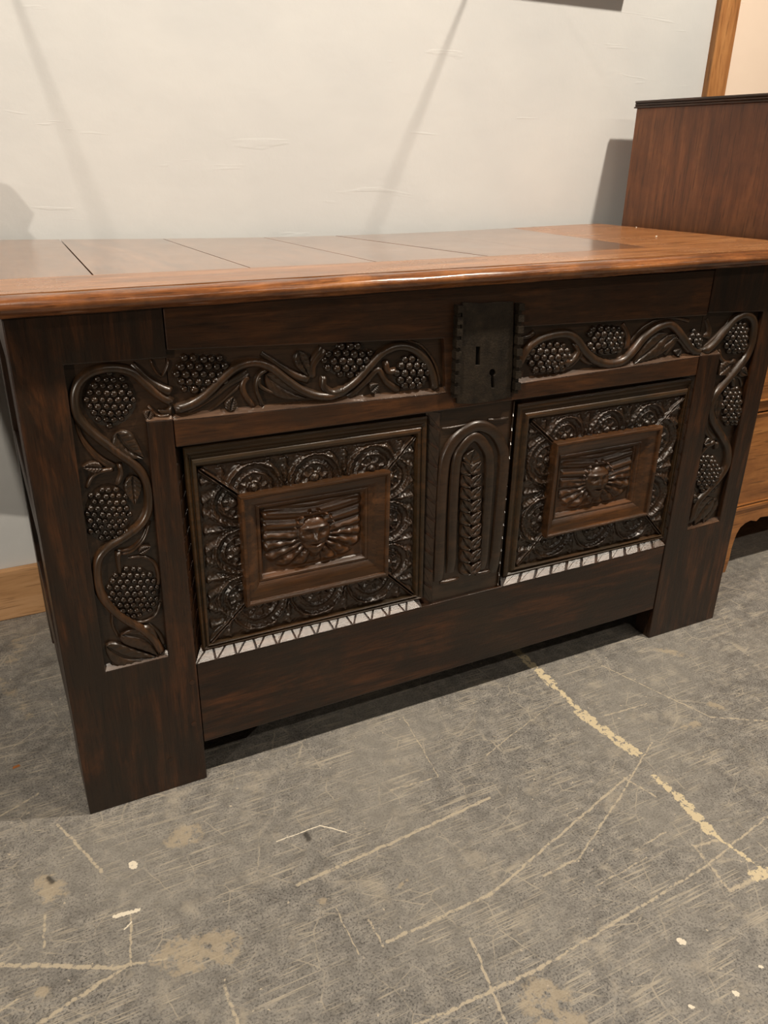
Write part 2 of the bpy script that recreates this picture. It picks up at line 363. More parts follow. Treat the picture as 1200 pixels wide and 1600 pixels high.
def thing(name, label, cat, loc, group=None):
    o = bpy.data.objects.new(name, None); COL.objects.link(o); o.location = loc; o.empty_display_size = 0.1
    return tag(o, label, cat, group)
def struct(name, mb, mat, label, **kw):
    o = mb.build(name, mat, **kw); o['kind'] = 'structure'; o['label'] = label; return o

def spline(pts, n=8):
    """Catmull-Rom through 2-D points"""
    P = [np.array(p, float) for p in pts]; P = [2 * P[0] - P[1]] + P + [2 * P[-1] - P[-2]]; out = []
    for i in range(1, len(P) - 2):
        for k in range(n):
            t = k / n; a, b, c, d = P[i - 1], P[i], P[i + 1], P[i + 2]
            out.append(0.5 * ((2 * b) + (c - a) * t + (2 * a - 5 * b + 4 * c - d) * t * t + (3 * b - a - 3 * c + d) * t ** 3))
    out.append(P[-2]); return np.array(out)

def ribbon(mb, pts, width, y_floor, height, taper=(1, 1), groove=0.0, n=8, flat=0.0):
    """carved strand on the recess floor: half-round (or flat / grooved) section swept along an (x,z) path"""
    S = spline(pts, n); N = len(S); T = np.gradient(S, axis=0); T /= np.linalg.norm(T, axis=1)[:, None] + 1e-9
    Nn = np.stack([-T[:, 1], T[:, 0]], 1); K = 11
    s = np.linspace(0, 1, N); w = width * 0.5 * (taper[0] + (taper[1] - taper[0]) * s)
    if isinstance(groove, (int, float)): g = groove
    A = np.linspace(-1, 1, K); prof = np.sqrt(np.clip(1 - A ** 2, 0, 1)) ** (0.55 if flat else 0.9)
    if g: prof = prof * (1 - g * np.exp(-(A / 0.28) ** 2))
    G = np.zeros((N, K, 3))
    for k in range(K):
        G[:, k, 0] = S[:, 0] + Nn[:, 0] * w * A[k]; G[:, k, 2] = S[:, 1] + Nn[:, 1] * w * A[k]
        endf = np.clip(np.minimum(s, 1 - s) * N / 2.0 + 0.35, 0, 1)
        G[:, k, 1] = y_floor - height * prof[k] * endf * np.clip(w / (width * 0.5), 0.4, 1.2)
    return mb.grid(G)

def leaf(mb, base, tip, width, y_floor, height, bend=0.0, veins=6):
    """carved leaf: domed blade with a sunken midrib and side veins"""
    b = np.array(base); t = np.array(tip); d = t - b; L = np.linalg.norm(d); d /= L; nrm = np.array([-d[1], d[0]])
    R, C = 26, 17; u = np.linspace(0, 1, R); a = np.linspace(-1, 1, C); G = np.zeros((R, C, 3))
    wv = width * 0.62 * np.sin(np.pi * np.clip(u, 0, 1) ** 0.72) ** 0.85
    for i in range(R):
        cpt = b + d * L * u[i] + nrm * bend * math.sin(math.pi * u[i])
        for j in range(C):
            p = cpt + nrm * wv[i] * a[j]
            dome = math.sqrt(max(0, 1 - a[j] ** 2)) ** 0.6
            h = 1.25 * dome * (0.62 + 0.38 * abs(a[j])) - 0.45 * math.exp(-(a[j] / 0.10) ** 2)
            h += 0.10 * math.cos(2 * math.pi * (veins * u[i] - 1.3 * abs(a[j]))) * dome * min(1, abs(a[j]) * 3)
            G[i, j] = (p[0], y_floor - height * max(0, h), p[1])
    return mb.grid(G)

_hs = []
def half_sphere():
    if not _hs:
        v = []; f = []; n = 8
        for k, (r, h) in enumerate(((1.0, 0.0), (0.93, 0.45), (0.66, 0.82))):
            for i in range(n): a = 2 * math.pi * (i + 0.5 * k) / n; v.append((r * math.cos(a), h, r * math.sin(a)))
        v.append((0, 1.0, 0))
        for k in range(2):
            for i in range(n): f.append((k * n + i, k * n + (i + 1) % n, (k + 1) * n + (i + 1) % n, (k + 1) * n + i))
        for i in range(n): f.append((2 * n + i, 2 * n + (i + 1) % n, 3 * n))
        _hs.append((v, f))
    return _hs[0]
def grapes(mb, zf, cx, cz, rx, rz, step, y_floor, rnd, dome=0.006, clip=None, rot=0.0):
    """bunch of half-round grapes packed in an ellipse given in zoom pixels"""
    v0, f0 = half_sphere(); rr = random.Random(rnd); rows = int(rz / (step * 0.86)) + 1
    c0 = np.array(zf(cx, cz)); sc = (np.array(zf(cx + rx, cz)) - c0); ex = np.linalg.norm(sc)
    szv = np.array(zf(cx, cz - rz)) - c0
    NR, NA = 7, 20; G = np.zeros((NR, NA + 1, 3))
    for i in range(NR):
        for j in range(NA + 1):
            a = 2 * math.pi * j / NA; q = i / (NR - 1) * 1.02
            p = c0 + sc * q * math.cos(a) + szv * q * math.sin(a)
            G[i, j] = (p[0], y_floor - dome * max(0, 1 - q ** 2.2), p[1])
    mb.grid(G)
    for r in range(-rows, rows + 1):
        zz = r * step * 0.88; off = 0.5 * step if r % 2 else 0
        for k in range(-30, 31):
            xx = k * step + off
            if (xx / rx) ** 2 + (zz / rz) ** 2 > 0.97: continue
            if clip and not clip(cx + xx, cz + zz): continue
            xj = xx + rr.uniform(-.09, .09) * step; zj = zz + rr.uniform(-.09, .09) * step
            p = c0 + sc * (xj / rx) + szv * (-zj / rz)
            q = (xx / rx) ** 2 + (zz / rz) ** 2
            rad = step / rx * ex * 0.53 * rr.uniform(0.88, 1.06)
            y = y_floor - dome * max(0, 1 - q ** 1.1) + 0.001
            hgt = rad * 1.15
            mb.add([(p[0] + vx * rad, y - vy * hgt, p[1] + vz * rad) for vx, vy, vz in v0], f0)
    return mb

# ------------------------------------------------------------------ the room
YW = 0.695
X0, X1, YB, ZC = -6.0, 4.6, -4.6, 3.0
struct('floor', MB().box(X0, X1, YB, YW + 0.1, -0.08, 0), M['floor'], 'scratched dark grey stone floor with old paint marks')
struct('ceiling', MB().box(X0, X1, YB, YW + 0.1, ZC, ZC + 0.08), M['ceiling'], 'pale painted ceiling of the room')
struct('wall_back', MB().box(X0, 1.815, YW, YW + 0.1, 0, ZC), M['wall'], 'pale grey painted plaster wall behind the coffer')
struct('wall_back_right', MB().box(1.815, X1, YW + 0.012, YW + 0.1, 0, ZC), M['wallpink_lit'], 'pinkish cream wall beyond the wooden post, warm lamp light put into its colour')
struct('wall_left', MB().box(X0 - 0.08, X0, YB, YW + 0.1, 0, ZC), M['wallfar'], 'taupe painted side wall')
struct('wall_right', MB().box(X1, X1 + 0.08, YB, YW + 0.1, 0, ZC), M['wallfar'], 'taupe painted opposite side wall')
struct('wall_front', MB().box(X0, X1, YB - 0.08, YB, 0, ZC), M['wallfar'], 'taupe painted wall facing the coffer')
BBH = at(30, 889, 1, 0.677).z
struct('baseboard_back', MB().box(X0, 1.80, 0.677, YW, 0, BBH), M['pine'], 'plain light pine baseboard along the grey wall', bevel=0.003)
pl = at(1105, 150, 1, 0.675).x; pr_ = at(1133, 150, 1, 0.675).x
struct('trim_1', MB().box(pl, pr_, 0.675, YW + 0.02, 0, ZC), M['post'], 'orange brown vertical wooden post on the wall', bevel=0.003)

# ------------------------------------------------------------------ the coffer
W = 1.38
coffer = thing('carved_coffer', 'dark carved oak coffer chest with vine borders, two mask panels and an iron lock', 'chest', (0.69, 0.3, 0))
TH = 0.045         # thickness of the front frame
RD = 0.011         # depth of the carved recesses
TOPZ = 0.792
z1 = zoomf(0, 440, 2.58, 0.004)      # photo regions used to lay out the carving
z2 = zoomf(240, 450, 2.5, 0.004)
z3 = zoomf(260, 640, 2.857, 0.004)
z4 = zoomf(640, 440, 3.077, 0.004)
z6 = zoomf(790, 400, 2.927, 0.004)

# joints between stiles and rails
JLt = F(255.8, 490.4); JLb = F(322.7, 1216.7)
JL = 0.5 * (JLt[0] + JLb[0])
JR = 0.5 * (F(1013, 995)[0] + F(1108, 490)[0])
ZRB = 0.5 * (F(322.5, 1159)[1] + F(800, 1018)[1])                    # underside of the bottom rail
# openings of the two panels at the front plane
ZPB_L = [F(303, 1042)[1], F(668, 943)[1]]; ZPB_R = [F(779, 919)[1], F(1047, 852)[1]]
ZPB = sum(ZPB_L + ZPB_R) / 4
XPL0 = F(288, 860)[0]; XPL1 = F(667, 790)[0]
XPR0 = F(797, 770)[0]; XPR1 = F(1066, 720)[0]
ZPT_L = 0.5 * (F(275, 694)[1] + F(664, 651)[1]); ZPT_R = 0.5 * (F(808, 630)[1] + F(1082, 583)[1])
# ledges under the carved bands
ZLL = [F(275, 656)[1], F(690, 613)[1]]; ZLR = [F(808, 598)[1], F(1098, 553)[1]]

# ---- left stile
TL = F(100, 571); BL = F(165, 1050); BR = F(263, 1026); LR = F(229, 659); LJ = (JL, F(272, 655)[1]); TJ = (JL, F(265, 559)[1])
stL = MB().prism([(0, 0), (JL, 0), (JL, LJ[1]), LR, BR, BL, TL, TJ, (JL, TOPZ), (0, TOPZ)], 0, RD)
stileL = stL.build('stile', M['oakZ'], coffer, bevel=0.0016)
MB().box(0.0, JL, RD - 0.0005, TH, 0, TOPZ).build('recess_ground', M['carve'], stileL)
stileL['label'] = 'wide left stile carved with vine and three grape bunches'

# ---- right stile
jt = (JR, F(1106, 489)[1]); rtr = z6(1172, 252); rbr = z6(972, 1210); rbl = z6(825, 1250); lr = z6(975, 446); lj = (JR, z6(905, 452)[1])
stR = MB().prism([(W, 0), (W, TOPZ), (JR, TOPZ), jt, rtr, rbr, rbl, lr, lj, (JR, 0)], 0, RD)
stileR = stR.build('stile', M['oakZ'], coffer, bevel=0.0016)
MB().box(JR, W, RD - 0.0005, TH, 0, TOPZ).build('recess_ground', M['carve'], stileR)
stileR['label'] = 'wide right stile carved with vine and three grape bunches'

# ---- top rail with the two carved bands
G = 0.0012
a1 = (JL + G, z2(70, 240)[1]); a2 = z2(1130, 196); a3 = z2(1138, 406); a4 = (JL + G, z2(85, 514)[1])
b1 = z6(50, 325); b2 = (JR - G, z6(918, 270)[1]); b3 = (JR - G, z6(890, 456)[1]); b4 = z6(50, 582)
rail_bot_L = ZPT_L; rail_bot_R = ZPT_R
rail = MB().prism([(JL + G, TOPZ - 0.004), (JL + G, a1[1]), a2, a3, a4, (JL + G, rail_bot_L), (XPL1 + 0.01, rail_bot_L), (XPR0 - 0.01, rail_bot_R), (JR - G, rail_bot_R), b3, b4, b1, b2, (JR - G, TOPZ - 0.004)], 0.001, RD)
toprail = rail.build('top_rail', M['oakworn'], coffer, bevel=0.0016)
MB().box(JL + G, JR - G, RD - 0.0005, TH, min(rail_bot_L, rail_bot_R), TOPZ - 0.004).build('recess_ground', M['carve'], toprail)

# ---- bottom rail
ch_d = 0.022
brail = MB()
brail.prism([(JL + G, ZRB), (JR - G, ZRB), (JR - G, ZPB), (JL + G, ZPB)], 0.0015, TH)
botrail = brail.build('bottom_rail', M['oakX'], coffer, bevel=0.0014)

# ---- muntin between the panels
mt = MB()
MZ0, MZ1 = ZPB, min(ZPT_L, ZPT_R)
mx0t, mx1t = F(673, 660)[0], F(800, 650)[0]; mx0b, mx1b = F(668, 940)[0], F(778, 915)[0]
mx0 = XPL1 + 0.0; mx1 = XPR0 - 0.0
mt.prism([(mx0 + 0.018, MZ0), (mx1 - 0.004, MZ0), (mx1 - 0.004, MZ1), (mx0 + 0.018, MZ1)], 0.0075, TH)
muntin = mt.build('muntin', M['carve'], coffer, bevel=0.0012)
muntin['label'] = 'central muntin carved with a leafy arch'

# ---- chip carved chamfers around the openings
def chamfer(name, p_front, p_back, n, mode, parent, mat, yb=0.020, yf=0.001, raise_=0.0007):
    """strip between a front edge (two xz points) and a back edge, cut into teeth; mode tri or slash"""
    f0, f1 = [Vector((p[0], yf, p[1])) for p in p_front]; b0, b1 = [Vector((p[0], yb, p[1])) for p in p_back]
    mb = MB(); nrm = (f1 - f0).cross(b0 - f0).normalized()
    if nrm.y > 0: nrm = -nrm
    for i in range(n):
        u0, u1 = i / n, (i + 1) / n; um = (u0 + u1) / 2; e = 0.085 / n
        if mode == 'tri':
            tris = [(f0.lerp(f1, u0 + e), f0.lerp(f1, u1 - e), b0.lerp(b1, um)), (b0.lerp(b1, max(0, um - 1 / n + e)), f0.lerp(f1, u0), b0.lerp(b1, um - e))]
        else:
            tris = [(f0.lerp(f1, u0 + e), f0.lerp(f1, u1 - e), b0.lerp(b1, min(1, u1 + .5 / n) - e)), (b0.lerp(b1, min(1, u1 + .5 / n) - e), b0.lerp(b1, min(1, u0 + .5 / n) + e), f0.lerp(f1, u0 + e))]
        for k, (A, B, Cc) in enumerate(tris):
            c = (A + B + Cc) / 3; up = nrm * (raise_ if k == 0 else raise_ * 0.3)
            q = [p + (c - p) * 0.06 + up for p in (A, B, Cc)]
            mb.add([A - nrm * .0012, B - nrm * .0012, Cc - nrm * .0012] + q, [(3, 4, 5), (0, 1, 4, 3), (1, 2, 5, 4), (2, 0, 3, 5)])
    o = mb.build(name, mat, parent, recalc=False)
    MB().add([f0 - nrm * .001, f1 - nrm * .001, b1 - nrm * .001, b0 - nrm * .001], [(0, 1, 2, 3)]).build('chamfer_ground', M['oakY'], parent, recalc=False)
    return o
def ledge(parent, p, q, rise=0.007):
    """sloping lower edge of a carved recess"""
    (xa, za), (xb, zb) = p, q
    MB().add([(xa, 0.0006, za), (xb, 0.0006, zb), (xb, RD, zb + rise), (xa, RD, za + rise), (xa, RD, za - .002), (xb, RD, zb - .002)], [(0, 1, 2, 3), (0, 1, 5, 4), (0, 3, 4), (1, 2, 5)]).build('ledge_chamfer', M['chamf'], parent)
M['chamf'] = wood('oak_chamfer', 0, (0.035, 0.018, 0.010), (0.075, 0.040, 0.022), (0.13, 0.07, 0.04), 0.24, None, bump=0.05, spec=0.9, coat=0.5)
ledge(stileL, BL, BR); ledge(stileL, LR, LJ); ledge(toprail, a4, a3); ledge(toprail, b4, b3); ledge(stileR, rbl, rbr); ledge(stileR, lj, lr)
chamfer('chip_carved_chamfer', [(XPL0, ZPB), (XPL1, ZPB)], [(XPL0 + 0.016, ZPB + 0.022), (XPL1 - 0.004, ZPB + 0.022)], 12, 'tri', botrail, M['chamf'])
chamfer('chip_carved_chamfer', [(XPR0, ZPB), (XPR1, ZPB)], [(XPR0 + 0.008, ZPB + 0.022), (XPR1 - 0.014, ZPB + 0.022)], 11, 'slash', botrail, M['chamf'])
chamfer('chip_carved_chamfer', [(XPL0, ZPB), (XPL0 - 0.002, ZPT_L)], [(XPL0 + 0.016, ZPB + 0.022), (XPL0 + 0.014, ZPT_L)], 12, 'slash', stileL, M['oakZ'])
chamfer('chip_carved_chamfer', [(XPR1, ZPB), (XPR1, ZPT_R)], [(XPR1 - 0.018, ZPB + 0.022), (XPR1 - 0.018, ZPT_R)], 11, 'slash', stileR, M['oakZ'])
chamfer('chip_carved_chamfer', [(mx0 + 0.020, MZ0), (mx0 + 0.020, MZ1)], [(mx0 + 0.001, MZ0), (mx0 + 0.001, MZ1)], 11, 'slash', muntin, M['carve'], yb=0.018, yf=0.0035)
chamfer('chip_carved_chamfer', [(mx1 - 0.005, MZ0), (mx1 - 0.005, MZ1)], [(mx1 + 0.001, MZ0), (mx1 + 0.001, MZ1)], 14, 'slash', muntin, M['carve'], yb=0.018, yf=0.0035)
# plain wood between the joints and the openings (the stile edges beside the panels)
for (xa, xb, par) in ((JL, XPL0 - 0.001, stileL), (XPR1 + 0.001, JR, stileR)):
    if xb - xa > 0.002:
        MB().box(xa, xb, 0.0005, TH, ZPB, ZPT_L if par is stileL else ZPT_R).build('stile_edge', M['oakZ'], par, bevel=0.001)

# ---- panels
def quad_rect(pts, y):
    q = [F(px, py, y) for px, py in pts]           # TL TR BR BL
    x0 = (q[0][0] + q[3][0]) / 2; x1 = (q[1][0] + q[2][0]) / 2; za = (q[0][1] + q[1][1]) / 2; zb = (q[2][1] + q[3][1]) / 2
    # half regularised: keep some of the hand-made skew
    k = 0.5; R = [(x0, za), (x1, za), (x1, zb), (x0, zb)]
    return [(R[i][0] * (1 - k) + q[i][0] * k, R[i][1] * (1 - k) + q[i][1] * k) for i in range(4)]
def frame_profile(mb, Qa, Qb, prof):
    """mitred frame between two rectangles; prof = [(t, y)]"""
    rings = []
    for t, y in prof: rings.append([(Qa[i][0] + (Qb[i][0] - Qa[i][0]) * t, y, Qa[i][1] + (Qb[i][1] - Qa[i][1]) * t) for i in range(4)])
    vs = [p for r in rings for p in r]; fs = []
    for k in range(len(rings) - 1):
        for i in range(4): fs.append((k * 4 + i, k * 4 + (i + 1) % 4, (k + 1) * 4 + (i + 1) % 4, (k + 1) * 4 + i))
    return mb.add(vs, fs)
def wob(x, y, s): return (np.sin(x * 310 + s) * np.cos(y * 270 + 2 * s) + 0.6 * np.sin(x * 610 + y * 530 + 3 * s) + 0.4 * np.sin(y * 940 - x * 720 + s)) / 2.0
def border_height(s, y, d, w, seed):
    s = s + 0.0016 * wob(s, y, seed); y = y + 0.0014 * wob(y, s, seed + 4)
    k = np.floor(s / d + 0.5); x = s - k * d
    r = np.hypot(x, y * 0.92); R = min(d * 0.47, w * 0.86)
    th = np.arctan2(y, x + 1e-6)
    rings = 1 - np.abs(np.sin(np.pi * r / (R / 3.0) + 0.25)) ** 0.75
    petals = 1 - np.abs(np.sin(th * 4.5 + seed)) ** 0.8
    inner = np.exp(-((r - R * 0.42) / (R * 0.16)) ** 2)
    rings = np.maximum(rings * (1 - 0.6 * inner), petals * inner * 0.9)
    boss = np.exp(-(np.hypot(x, y - 0.11 * w) / (0.12 * w)) ** 4) * 1.0
    xe = np.abs(x) - d * 0.5; phi = np.arctan2(xe, y + 0.10 * w)
    flutes = (1 - np.abs(np.sin(phi * 6.5)) ** 0.8) * np.clip(y / (0.2 * w), 0.25, 1)
    m = 1 / (1 + np.exp((r - R) / 0.0006))
    lip = np.exp(-((r - R) / 0.0014) ** 2)
    h = m * rings * 0.85 + (1 - m) * flutes * 0.9 + 0.6 * lip
    h = np.maximum(h, boss)
    edge = np.clip((w - y - 0.0015 - 0.0018 * np.abs(np.sin(phi * 7.5))) / 0.002, 0, 1)
    return h * edge
def carved_border(parent, Qo, Qi, y0, amp, counts, seed):
    for side in range(4):
        i, j = side, (side + 1) % 4
        o0, o1 = np.array(Qo[i]), np.array(Qo[j]); n0, n1 = np.array(Qi[i]), np.array(Qi[j])
        Lo = np.linalg.norm(o1 - o0); w = abs(np.cross(o1 - o0, n0 - o0)) / Lo
        C = int(Lo / 0.0011); Rr = int(w / 0.0009)
        U, Vv = np.meshgrid(np.linspace(0, 1, C), np.linspace(0, 1, Rr))
        A = n0[None, None] + (n1 - n0)[None, None] * U[..., None]; B = o0[None, None] + (o1 - o0)[None, None] * U[..., None]
        P = A + (B - A) * Vv[..., None]; dirv = (o1 - o0) / Lo; mid = (n0 + n1) / 2
        s = (P - mid) @ dirv; y = Vv * w; Li = np.linalg.norm(n1 - n0)
        d = (Li + 0.9 * w) / counts[side]
        sh = 0.0 if counts[side] % 2 else d / 2
        h = border_height(s + sh, y, d, w, seed + side * 1.7)
        loc = (Li + (Lo - Li) * Vv); dist = np.minimum(U, 1 - U) * loc * 0.72        # ridge along the mitre
        mk = np.clip(dist / 0.007, 0, 1)
        h = h * mk + 0.95 * np.exp(-((dist - 0.0022) / 0.0018) ** 2)
        h += 0.06 * wob(P[..., 0], P[..., 1], seed)
        g = np.stack([P[..., 0], y0 - amp * np.clip(h, -0.1, 1.4), P[..., 1]], -1)
        MB().grid(g).build('carved_border', M['carve'], parent, smooth=True, angle=0, recalc=False)
def head_height(a, b, seed):
    """a, b in -1..1 over the central field: winged mask in low relief"""
    a = a + 0.012 * wob(a * .05, b * .05, seed); ax = a - 0.02; bx = b - 0.02
    th = np.arctan2(bx + 0.12, ax); r = np.hypot(ax, bx * 0.75)
    up = 1 / (1 + np.exp(-(b - 0.02 - 0.10 * np.abs(a)) / 0.04))
    stripes = (0.5 + 0.5 * np.cos((b - 0.18 * np.abs(a) ** 1.4) * 19 + 0.6)) ** 0.6
    rays = (0.5 + 0.5 * np.cos(th * 17 + seed + 0.5 * np.sin(r * 9))) ** 0.6 * (0.8 + 0.2 * np.cos(r * 26))
    bgd = 0.12 + up * stripes * 0.55 + (1 - up) * rays * 0.62
    env = np.clip((1.02 - np.abs(a)) / 0.10, 0, 1) * np.clip((0.97 - np.abs(b)) / 0.12, 0, 1)
    low = np.clip((1.02 - np.hypot(ax * 0.92, (b + 0.05) * 0.95)) / 0.12, 0, 1)
    bgd = bgd * env * np.where(b < -0.1, low, 1)
    hw = 0.33 * (1 - 0.42 * np.clip((-bx - 0.05) / 0.62, 0, 1) ** 1.3)
    e = np.clip(1 - (ax / hw) ** 2 - np.where(bx > 0, bx / 0.50, bx / 0.80) ** 2, 0, 1)
    hd = 1.55 * e ** 0.42
    g = lambda x0, y0, sx, sy: np.exp(-((ax - x0) / sx) ** 2 - ((bx - y0) / sy) ** 2)
    hd += 0.42 * g(0, -0.02, 0.045, 0.17) + 0.28 * g(0, -0.13, 0.075, 0.06)          # nose
    for sg in (-1, 1):
        hd += -0.50 * g(sg * 0.14, 0.09, 0.085, 0.075) + 0.34 * g(sg * 0.14, 0.085, 0.05, 0.045)   # eyes
        hd += 0.28 * g(sg * 0.14, 0.22, 0.11, 0.045) + 0.22 * g(sg * 0.17, -0.10, 0.08, 0.08)      # brow, cheek
    hd += -0.42 * g(0, -0.31, 0.11, 0.028) + 0.2 * g(0, -0.25, 0.09, 0.035) + 0.22 * g(0, -0.38, 0.08, 0.04) + 0.15 * g(0, -0.56, 0.07, 0.08)
    hair = np.clip(1 - np.abs(np.hypot(ax / 0.40, (bx - 0.05) / 0.62) - 1) / 0.17, 0, 1) * (bx > 0.22)
    hh = hair * (0.75 + 0.4 * np.cos(np.arctan2(bx, ax) * 22))
    return np.maximum(np.maximum(bgd, hd * (e > 0)), hh)
def make_panel(label, R0, R1, R2, R3, counts, seed):
    yo, yb, yi, yc = 0.006, 0.014, 0.004, 0.015
    Q0 = quad_rect(R0, 0.012); Q1 = quad_rect(R1, 0.012); Q2 = quad_rect(R2, 0.012); Q3 = quad_rect(R3, 0.010)
    cx = sum(q[0] for q in Q0) / 4; cz = sum(q[1] for q in Q0) / 4
    g = 0.02; back = MB().box(min(Q0[0][0], Q0[3][0]) - g, max(Q0[1][0], Q0[2][0]) + g, 0.022, 0.034, min(Q0[2][1], Q0[3][1]) - g, max(Q0[0][1], Q0[1][1]) + g)
    pan = back.build('panel', M['oakX'], coffer); pan['label'] = label
    om = MB(); frame_profile(om, Q0, Q1, [(0, 0.023), (0, 0.010), (0.10, 0.007), (0.22, 0.0065), (0.34, 0.009), (0.42, 0.0115), (0.50, 0.0115), (0.58, 0.008), (0.70, 0.0065), (0.82, 0.0075), (0.90, 0.0105), (1.0, yb + 0.002)])
    om.build('outer_moulding', M['mould'], pan, smooth=True, angle=30, recalc=False)
    carved_border(pan, Q1, Q2, yb + 0.001, 0.0072, counts, seed)
    im = MB(); frame_profile(im, Q2, Q3, [(0, yb + 0.003), (0, -0.001), (0.04, -0.004), (0.12, -0.0045), (0.17, -0.003), (0.19, 0.0005), (0.24, 0.0012), (0.40, 0.0030), (0.60, 0.0068), (0.76, 0.0112), (0.80, 0.0100), (0.88, 0.0098), (0.92, 0.0125), (0.95, 0.0165), (1.0, 0.0185)])
    im.build('inner_moulding', M['mouldin'], pan, smooth=True, angle=30, recalc=False)
    # centre field
    q = np.array(Q3); C, Rr = 230, 170
    U, Vv = np.meshgrid(np.linspace(0, 1, C), np.linspace(0, 1, Rr))
    P = (q[3] * (1 - U[..., None]) + q[2] * U[..., None]) * (1 - Vv[..., None]) + (q[0] * (1 - U[..., None]) + q[1] * U[..., None]) * Vv[..., None]
    h = head_height(U * 2 - 1, Vv * 2 - 1, seed)
    gg = np.stack([P[..., 0], yc + 0.0035 - 0.0105 * h, P[..., 1]], -1)
    o = MB().grid(gg).build('winged_mask', M['mouldin'], pan, smooth=True, angle=0, recalc=False)
    o['label'] = 'carved bearded mask between feathered wings'
    return pan
make_panel('left carved panel with winged mask in moulded frame',
           [(283, 697), (664, 652), (661, 934), (318, 1012)], [(311, 731), (645, 682), (648, 928), (326, 1003)],
           [(370, 772), (605, 732), (601, 894), (381, 943)], [(409, 796), (566, 771), (566, 868), (414, 899)], (3, 3, 3, 3), 1.3)
make_panel('right carved panel with winged mask in moulded frame',
           [(808, 634), (1079, 588), (1034, 839), (786, 900)], [(828, 657), (1067, 620), (1031, 836), (806, 881)],
           [(862, 689), (1028, 663), (1005, 801), (845, 836)], [(879, 719), (994, 699), (984, 781), (870, 804)], (3, 2, 3, 2), 5.1)

# ---- vine carving
YF = RD - 0.0005
def strand(parent, zf, pts, width_px, s, height=0.0095, taper=(1, 1), groove=0.0, name='vine', mat='vine', n=6, flat=0):
    P = [zf(*p) for p in pts]; c = zf(pts[len(pts) // 2][0] + width_px, pts[len(pts) // 2][1]); c0 = zf(*pts[len(pts) // 2])
    w = math.hypot(c[0] - c0[0], c[1] - c0[1]) * (1.3 if height < 0.010 and zf is not z4 else 1.08)
    if height < 0.010 and zf is not z4: height += 0.0015
    mb = MB(); ribbon(mb, P, w, YF, height, taper, groove, n, flat)
    return mb.build(name, M[mat], parent, smooth=True, angle=0, recalc=False)
def leafpx(parent, zf, base, tip, wpx, height=0.008, bend=0.0, veins=6):
    a = zf(*base); b = zf(*tip); c = zf(base[0] + wpx, base[1]); w = math.hypot(c[0] - a[0], c[1] - a[1])
    mb = MB(); leaf(mb, a, b, w, YF, height, bend, veins)
    return mb.build('leaf', M['carve'], parent, smooth=True, angle=0, recalc=False)
def bunch(parent, zf, cx, cz, rx, rz, step, seed, clip=None, dome=0.005):
    mb = MB(); grapes(mb, zf, cx, cz, rx, rz, step, YF, seed, dome, clip)
    return mb.build('grape_bunch', M['grape'], parent, smooth=True, angle=0, recalc=False)

# left stile
S = stileL
strand(S, z1, [(696, 490), (640, 458), (585, 410), (530, 365), (450, 350), (370, 367), (318, 410), (300, 470), (312, 540), (360, 600), (420, 650), (480, 695), (540, 738), (580, 785), (600, 845), (600, 920), (570, 980), (510, 1030), (440, 1072), (400, 1120), (392, 1190), (407, 1260), (450, 1320), (510, 1368), (570, 1402), (620, 1445), (655, 1500)], 38, 1, 0.0105)
strand(S, z1, [(535, 335), (600, 398), (650, 430), (692, 447)], 34, 1, 0.009, (0.6, 1.1))
strand(S, z1, [(640, 520), (660, 528), (695, 525)], 30, 1, 0.006, (0.3, 1))
strand(S, z1, [(600, 505), (640, 545), (690, 540)], 18, 1, 0.006, (0.6, 1))
strand(S, z1, [(612, 318), (622, 350), (652, 385), (676, 350), (682, 318)], 16, 1, 0.006, (0.5, 0.6))
leafpx(S, z1, (606, 520), (592, 560), 38)
strand(S, z1, [(305, 560), (335, 640), (395, 712), (465, 756)], 46, 1, 0.007, (0.25, 0.7), groove=0.4)
strand(S, z1, [(352, 838), (372, 792), (410, 768), (460, 758)], 22, 1, 0.0075, (0.6, 0.9))
leafpx(S, z1, (412, 752), (332, 748), 44)
strand(S, z1, [(482, 735), (490, 775), (474, 825)], 20, 1, 0.008, (0.9, 0.8))
leafpx(S, z1, (470, 610), (580, 712), 92, bend=-0.006)
leafpx(S, z1, (455, 660), (545, 725), 42, 0.006)
leafpx(S, z1, (535, 785), (543, 900), 62, 0.007)
strand(S, z1, [(606, 970), (580, 1040), (535, 1085), (480, 1098)], 34, 1, 0.006, (0.4, 0.8), groove=0.5)
strand(S, z1, [(478, 1090), (478, 1130), (486, 1185)], 20, 1, 0.008, (1.1, 0.6))
leafpx(S, z1, (560, 1095), (608, 1068), 32)
strand(S, z1, [(520, 1122), (580, 1115), (625, 1140), (642, 1190), (640, 1230)], 22, 1, 0.006, (0.5, 0.7))
strand(S, z1, [(470, 1330), (560, 1378), (625, 1355), (652, 1300)], 20, 1, 0.006, (0.5, 0.6))
strand(S, z1, [(455, 1330), (456, 1390), (480, 1440)], 16, 1, 0.006, (0.8, 0.6))
strand(S, z1, [(600, 1385), (640, 1420), (665, 1470)], 26, 1, 0.006, (0.4, 0.8))
leafpx(S, z1, (488, 1425), (640, 1508), 96, 0.0085, 0.012)
leafpx(S, z1, (428, 1470), (628, 1512), 84, 0.008, -0.012)
bunch(S, z1, 445, 478, 108, 112, 31, 1)
bunch(S, z1, 440, 942, 92, 122, 28, 2)
bunch(S, z1, 540, 1260, 108, 106, 27, 3)
